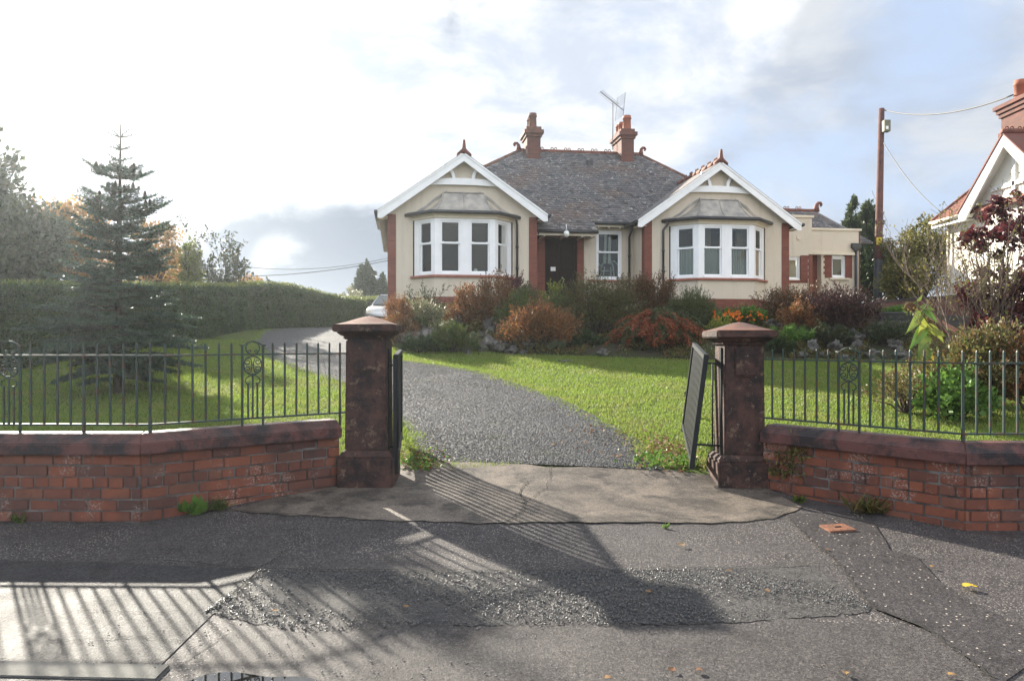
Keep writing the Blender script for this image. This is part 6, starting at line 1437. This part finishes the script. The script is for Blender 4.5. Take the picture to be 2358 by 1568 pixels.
r = np.random.default_rng(94); n = 900; X = np.concatenate([r.normal(1.72, .22, 520), r.normal(-1.0, .14, 240), r.normal(1.35, .3, 140)]); Y = np.concatenate([r.normal(8.7, .42, 520), r.normal(8.35, .25, 240), r.normal(9.6, .5, 140)])
k = (X < 2.05) & (Y > 8.0); X = np.concatenate([X[k], r.uniform(-6, 8, 170)]); Y = np.concatenate([Y[k], r.uniform(8.6, 15.5, 170)]); P = np.stack([X, Y, H(X, Y)+.012+r.random(len(X))*.03], 1); A = r.normal(size=P.shape)*np.array([1, 1, .25]); tag(leaves('leaf_litter', P, A, M['litter'], None, .045, .032, .4, 94, nrm=r.normal(size=P.shape)*.4+np.array([0, 0, 1.])), kind='stuff')
r = np.random.default_rng(95); n = 1100; X = np.concatenate([r.normal(1.66, .17, 700), r.normal(-.98, .10, 400)]); Y = np.concatenate([r.normal(8.42, .16, 700), r.normal(8.30, .20, 400)]); k = (X < 2.0) & (Y > 8.05)
X, Y = X[k], Y[k]; P = np.stack([X, Y, H(X, Y)+.01], 1); A = r.normal(size=P.shape)*.8+np.array([0, 0, .5]); tag(leaves('gateway_weeds', P, A, M['fresh'], None, .045, .03, .4, 95), kind='stuff')
# ------------------------------------------------------------------ loose chippings on the broken tarmac and the drive
def stones(name, X, Y, Z, S, m, seed):
    r = np.random.default_rng(seed); n = len(X)
    base = np.array([(1, 0, 0), (-1, 0, 0), (0, 1, 0), (0, -1, 0), (0, 0, 1), (0, 0, -1)], float); F = np.array([(0, 2, 4), (2, 1, 4), (1, 3, 4), (3, 0, 4), (2, 0, 5), (1, 2, 5), (3, 1, 5), (0, 3, 5)])
    ax = r.uniform(.5, 1.0, (n, 1, 3))*np.array([1, .8, .55]); V = base[None]*ax*S[:, None, None]*r.uniform(.8, 1.2, (n, 6, 1)); q = norm(r.normal(size=(n, 3))); an = r.uniform(0, 6.28, n)
    c, s_ = np.cos(an)[:, None, None], np.sin(an)[:, None, None]; q = q*np.array([.35, .35, 1]); q = norm(q)[:, None, :]
    V = V*c+np.cross(np.broadcast_to(q, V.shape), V)*s_+q*(V*q).sum(-1, keepdims=True)*(1-c); V = V+np.stack([X, Y, Z], 1)[:, None, :]
    return tag(np_mesh(name, V.reshape(-1, 3), (np.arange(n)[:, None, None]*6+F[None]).reshape(-1, 3), m), kind='stuff')
t = NT('chipping_stone'); M['chip'] = t.done(t.ramp(t.island(), [(.035, .037, .040), (.075, .077, .082), (.12, .115, .11), (.05, .05, .052), (.17, .15, .13)]), .32, t.bump(t.noise(200, 3), .3, .002), .4)
t = NT('drive_pebble'); pc = t.ramp(t.island(), [(.045, .047, .052), (.095, .10, .108), (.16, .16, .165), (.066, .066, .074), (.23, .22, .205), (.11, .09, .078)]); pc = t.mix(t.mr(t.noise(.75, 6, .65), .46, .62, 0, .6), pc, (.05, .05, .046)); pc = t.mix(t.math('MULTIPLY', t.mr(t.noise(1.9, 5, .7), .56, .66, 0, .7), 1.0), pc, (.085, .09, .035)); M['pebble'] = t.done(pc, .65, None, .15)
r = np.random.default_rng(96); n = 24000; X = r.uniform(-1.95, 2.1, n); yt_ = np.array([gb_top(x) for x in X]); yb_ = np.array([gb_bot(x) for x in X]); Y = yb_+(yt_-yb_)*r.random(n)
k = (np.sin(X*2.1+.5)+np.sin(Y*7+X*3)*.8+r.normal(size=n)*.7 > -.45) & (yt_-yb_ > .05); X, Y, = X[k], Y[k]
stones('loose_chippings', X, Y, H(X, Y)+.012, .004+.010*r.random(len(X))**2.6, M['chip'], 96)
n = 2200; X = r.uniform(-2.3, 2.3, n); Y = r.uniform(3.4, 4.6, n); k = (np.abs(X+.6)+r.normal(size=n)*.5 < 1.2) | (r.random(n) < .25); X, Y = X[k], Y[k]
stones('scattered_chips', X, Y, np.array([Hroad(x, y) for x, y in zip(X, Y)])+.008, .003+.008*r.random(len(X))**3, M['chip'], 97)
n = 60000; i = r.uniform(0, len(drows)*.50, n); kk = i.astype(int); f = r.random(n); L0 = np.array([[p.x, p.y] for p, q in drows]); R0 = np.array([[q.x, q.y] for p, q in drows]); i_f = (i-kk)[:, None]; kk = np.minimum(kk, len(L0)-2)
Q = (L0[kk]*(1-i_f)+L0[kk+1]*i_f)*(1-f)[:, None]+(R0[kk]*(1-i_f)+R0[kk+1]*i_f)*f[:, None]
stones('drive_pebbles', Q[:, 0], Q[:, 1], H(Q[:, 0], Q[:, 1])+.016, .007+.009*r.random(n)**2, M['pebble'], 98)
# ------------------------------------------------------------------ leaves lying about, cover, weeds by the walls
GLf = 'fallen leaves on the pavement'
def fallen(label, u, v, s, m, seed, group=None):
    p = gp(u, v); p.z += .017; r = random.Random(seed); a = r.uniform(0, 6.28); d = Vector((math.cos(a), math.sin(a), .03))*s; o = bigleaf(None, m, p, p+d, s*.9, (0.1, 0, 1), .10); o.name = 'fallen_leaf'; return tag(o, label, 'leaf', group)
fallen('pale fallen leaf on the speckled pavement in front of the drive', 1565, 1262, .07, M['dry'], 1)
fallen('yellow fallen leaf on the dark trench tarmac at the right', 2215, 1356, .085, M['yellow'], 2)
for i, (u, v) in enumerate(((640, 1412), (940, 1404), (1685, 1320), (1768, 1368), (1490, 1370), (2140, 1310), (1910, 1272))): fallen('small curled brown fallen leaf on the broken tarmac', u, v, .04, M['litter'], 10+i, GLf)
for i, (u, v) in enumerate(((1600, 1549), (1545, 1553), (1390, 1568), (2180, 1560), (1945, 1554))): fallen('damp reddish fallen leaf near the bottom edge of the road', u, v, .042, M['litter'], 20+i, 'fallen leaves on the road')
cv = [gp(u, v) for u, v in ((1886, 1215), (1942, 1212), (1972, 1226), (1912, 1230))]
ct = thing('access_cover', 'small square rusty metal cover set in the pavement at the right', 'access cover', tuple(cv[0]))
t = NT('rusty_cover'); M['rust'] = t.done(t.mix(t.mr(t.noise(22, 5), .4, .6), (.20, .075, .035), (.11, .05, .03)), .7, t.bump(t.vor(60), .6, .004), .4)
MB().prism([(p.x, p.y, p.z+.012) for p in cv], (0, 0, .014)).build('plate', M['rust'], ct)
m0, m1 = cv[0].lerp(cv[3], .5).lerp(cv[1].lerp(cv[2], .5), .4), cv[0].lerp(cv[3], .5).lerp(cv[1].lerp(cv[2], .5), .65); MB().tube([(m0.x, m0.y, m0.z+.028), (m1.x, m1.y, m1.z+.028)], .006, 5).build('lifting_key', M['crack'], ct)
def weed(name, label, u, v, wpx, hgt, m, n, ln, wd, seed, up=.9, dy=0.0, flat=.35, fn=None):
    p = gp(u, v); p.y += dy; p.z = float(H(p.x, p.y)) if fn is None else fn; root = thing(name, label, 'weed', tuple(p)); r = np.random.default_rng(seed); w_ = wpx/1798*p.y/2
    P = np.stack([p.x+r.normal(size=n)*w_*.30, p.y+r.normal(size=n)*w_*.12, np.full(n, p.z)+r.random(n)*hgt*.25], 1); A = np.stack([r.normal(size=n)*.8, -np.abs(r.normal(size=n))*.45, np.full(n, up)+r.random(n)*.4], 1)
    leaves('leaf_tuft', P, A, m, root, ln, wd, .45, seed, fold=.2)
    mb = MB(); 
    for i in range(5): mb.tube([(p.x, p.y, p.z-.02), (p.x+r.normal()*w_*.3, p.y-.01, p.z+hgt*.4)], .003, 4)
    mb.build('stem', M['sunleaf'], root, flip=False); return root
weed('dock_weed', 'broad leaved dock weed growing at the foot of the left garden wall', 448, 1185, 85, .10, M['fresh'], 26, .12, .07, 101)
weed('grass_weed', 'tuft of grass at the foot of the left garden wall beside the dock', 505, 1176, 60, .08, M['heather'], 120, .10, .010, 102)
weed('fern_weed', 'ragged fern like weed at the foot of the right garden wall', 1998, 1183, 115, .12, M['mixed'], 80, .15, .035, 103, .55)
weed('small_weed', 'little weed at the corner foot of the right garden wall', 2242, 1212, 40, .05, M['fresh'], 30, .06, .025, 104)
weed('small_weed', 'thin weed at the foot of the right garden wall close to the pier', 1840, 1158, 40, .06, M['heather'], 40, .07, .02, 105)
weed('small_weed', 'little grassy weed at the foot of the left wall near the left edge', 45, 1204, 50, .05, M['heather'], 40, .07, .015, 106)
weed('small_weed', 'small green weed on the edge of the concrete apron', 1532, 1216, 14, .03, M['fresh'], 14, .035, .02, 107)
tr_p = at(1812, 1085, 7.28); tv = thing('trailing_weed', 'straggling green plant trailing down the right garden wall', 'weed', tuple(tr_p)); r = np.random.default_rng(108); n = 300
t_ = r.random(n); wx = (RW[1][0]-RW[0][0]); wy = (RW[1][1]-RW[0][1]); s_ = .16+r.normal(size=n)*.035*(1+t_)+.05*np.sin(t_*6); P = np.stack([RW[0][0]+wx*s_, RW[0][1]+wy*s_-.015-r.random(n)*.03, .74-t_*.42], 1); A = np.stack([r.normal(size=n)*.7, -np.abs(r.normal(size=n))*.8, -.4+r.normal(size=n)*.5], 1)
leaves('foliage', P, A, M['mixed'], tv, .05, .022, .45, 108)
mb = MB(); mb.tube([(RW[0][0]+wx*.16, RW[0][1]+wy*.16-.02, .76), (RW[0][0]+wx*.18, RW[0][1]+wy*.18-.03, .55), (RW[0][0]+wx*.15, RW[0][1]+wy*.15-.02, .34)], .004, 4); mb.build('stem', M['sunleaf'], tv, flip=False)
# ------------------------------------------------------------------ silver car by the house
CX, CY = -5.0, 30.6; cz = float(H(CX, CY))-.10; car = thing('parked_car', 'silver car parked nose on between the hedge and the bungalow', 'car', (CX, CY, cz))
t = NT('silver_paint'); M['silver'] = t.done((.52, .54, .56), .28, None, .6, .5); M['tyre'] = mat_plain('tyre_rubber', (.02, .02, .02), None, 3, .8, .1)
t = NT('car_glass'); M['carglass'] = t.done((.06, .075, .08), .04, None, .9)
ctf = lambda p: Vector((CX+p[0], CY+p[1], cz+p[2]))
S_ = [(0, .60, .30, .62), (.12, .80, .25, .74), (.9, .86, .24, .92), (1.25, .87, .24, .98), (3.3, .87, .25, .98), (3.85, .82, .28, .92), (4.0, .72, .35, .8)]
mb = MB(ctf); vs = []
for y, hw, zl, zh in S_: vs += [(-hw*.92, y, zl), (-hw, y, (zl+zh)*.5), (-hw*.97, y, zh-.08), (-hw*.82, y, zh), (hw*.82, y, zh), (hw*.97, y, zh-.08), (hw, y, (zl+zh)*.5), (hw*.92, y, zl)]
fs = [(i*8+k, i*8+(k+1) % 8, i*8+8+(k+1) % 8, i*8+8+k) for i in range(len(S_)-1) for k in range(8)]+[tuple(range(8))[::-1], tuple((len(S_)-1)*8+k for k in range(8))]
mb.add(vs, fs, True); body = mb.build('body', M['silver'], car)
mb = MB(ctf); mb.hexa([(-.76, 1.05, .95), (.76, 1.05, .95), (.74, 3.75, .95), (-.74, 3.75, .95), (-.56, 2.0, 1.46), (.56, 2.0, 1.46), (.54, 3.2, 1.44), (-.54, 3.2, 1.44)]); mb.build('cabin', M['silver'], car, bevel=.06)
mb = MB(ctf); mb.hexa([(-.66, 1.10, 1.0), (.66, 1.10, 1.0), (.66, 1.16, 1.0), (-.66, 1.16, 1.0), (-.52, 1.90, 1.425), (.52, 1.90, 1.425), (.52, 1.96, 1.43), (-.52, 1.96, 1.43)]); mb.build('windscreen', M['carglass'], car)
for sg in (-1, 1):
    MB(ctf).hexa([(sg*.775, 1.35, 1.0), (sg*.765, 3.4, 1.0), (sg*.74, 3.4, 1.0), (sg*.74, 1.35, 1.0), (sg*.605, 2.05, 1.38), (sg*.60, 3.1, 1.37), (sg*.57, 3.1, 1.37), (sg*.57, 2.05, 1.38)]).build('side_window', M['carglass'], car)
    MB(ctf).box((sg*.80, 1.42, .98), (sg*1.0, 1.52, 1.12)).build('wing_mirror', M['black'], car, bevel=.03)
    MB(ctf).frust((sg*.60, .10), .30, .16, .24, .12, .58, .74).build('headlight', M['lampglass'], car, bevel=.03)
    for y in (.75, 3.15):
        wh = MB(ctf).tube([(sg*.70, y, .31), (sg*.87, y, .31)], .31, 20); wo = wh.build('wheel', M['tyre'], car); MB(ctf).tube([(sg*.86, y, .31), (sg*.885, y, .31)], .2, 14).build('rim', M['steel'], wo)
MB(ctf).box((-.45, -.012, .36), (.45, .02, .48)).build('grille', M['black'], car); MB(ctf).tube([(-.5, 1.06, 1.0), (.05, 1.10, 1.03)], .01, 5).build('wiper', M['black'], car)
# ------------------------------------------------------------------ added scattering volume imitating lens glare, brightest towards the sun
hm = bpy.data.materials.new('glare_veil'); hm.use_nodes = True; ht = hm.node_tree; ht.nodes.clear()
ho = ht.nodes.new('ShaderNodeOutputMaterial'); hv = ht.nodes.new('ShaderNodeVolumePrincipled'); ht.links.new(hv.outputs[0], ho.inputs['Volume'])
hv.inputs['Density'].default_value = .0009; hv.inputs['Anisotropy'].default_value = .76; hv.inputs['Color'].default_value = (.86, .93, 1.0, 1)
hz = MB().box((-222, -62, -2.0), (222, 262, 11.6)).build('glare_volume', hm); tag(hz, kind='stuff')
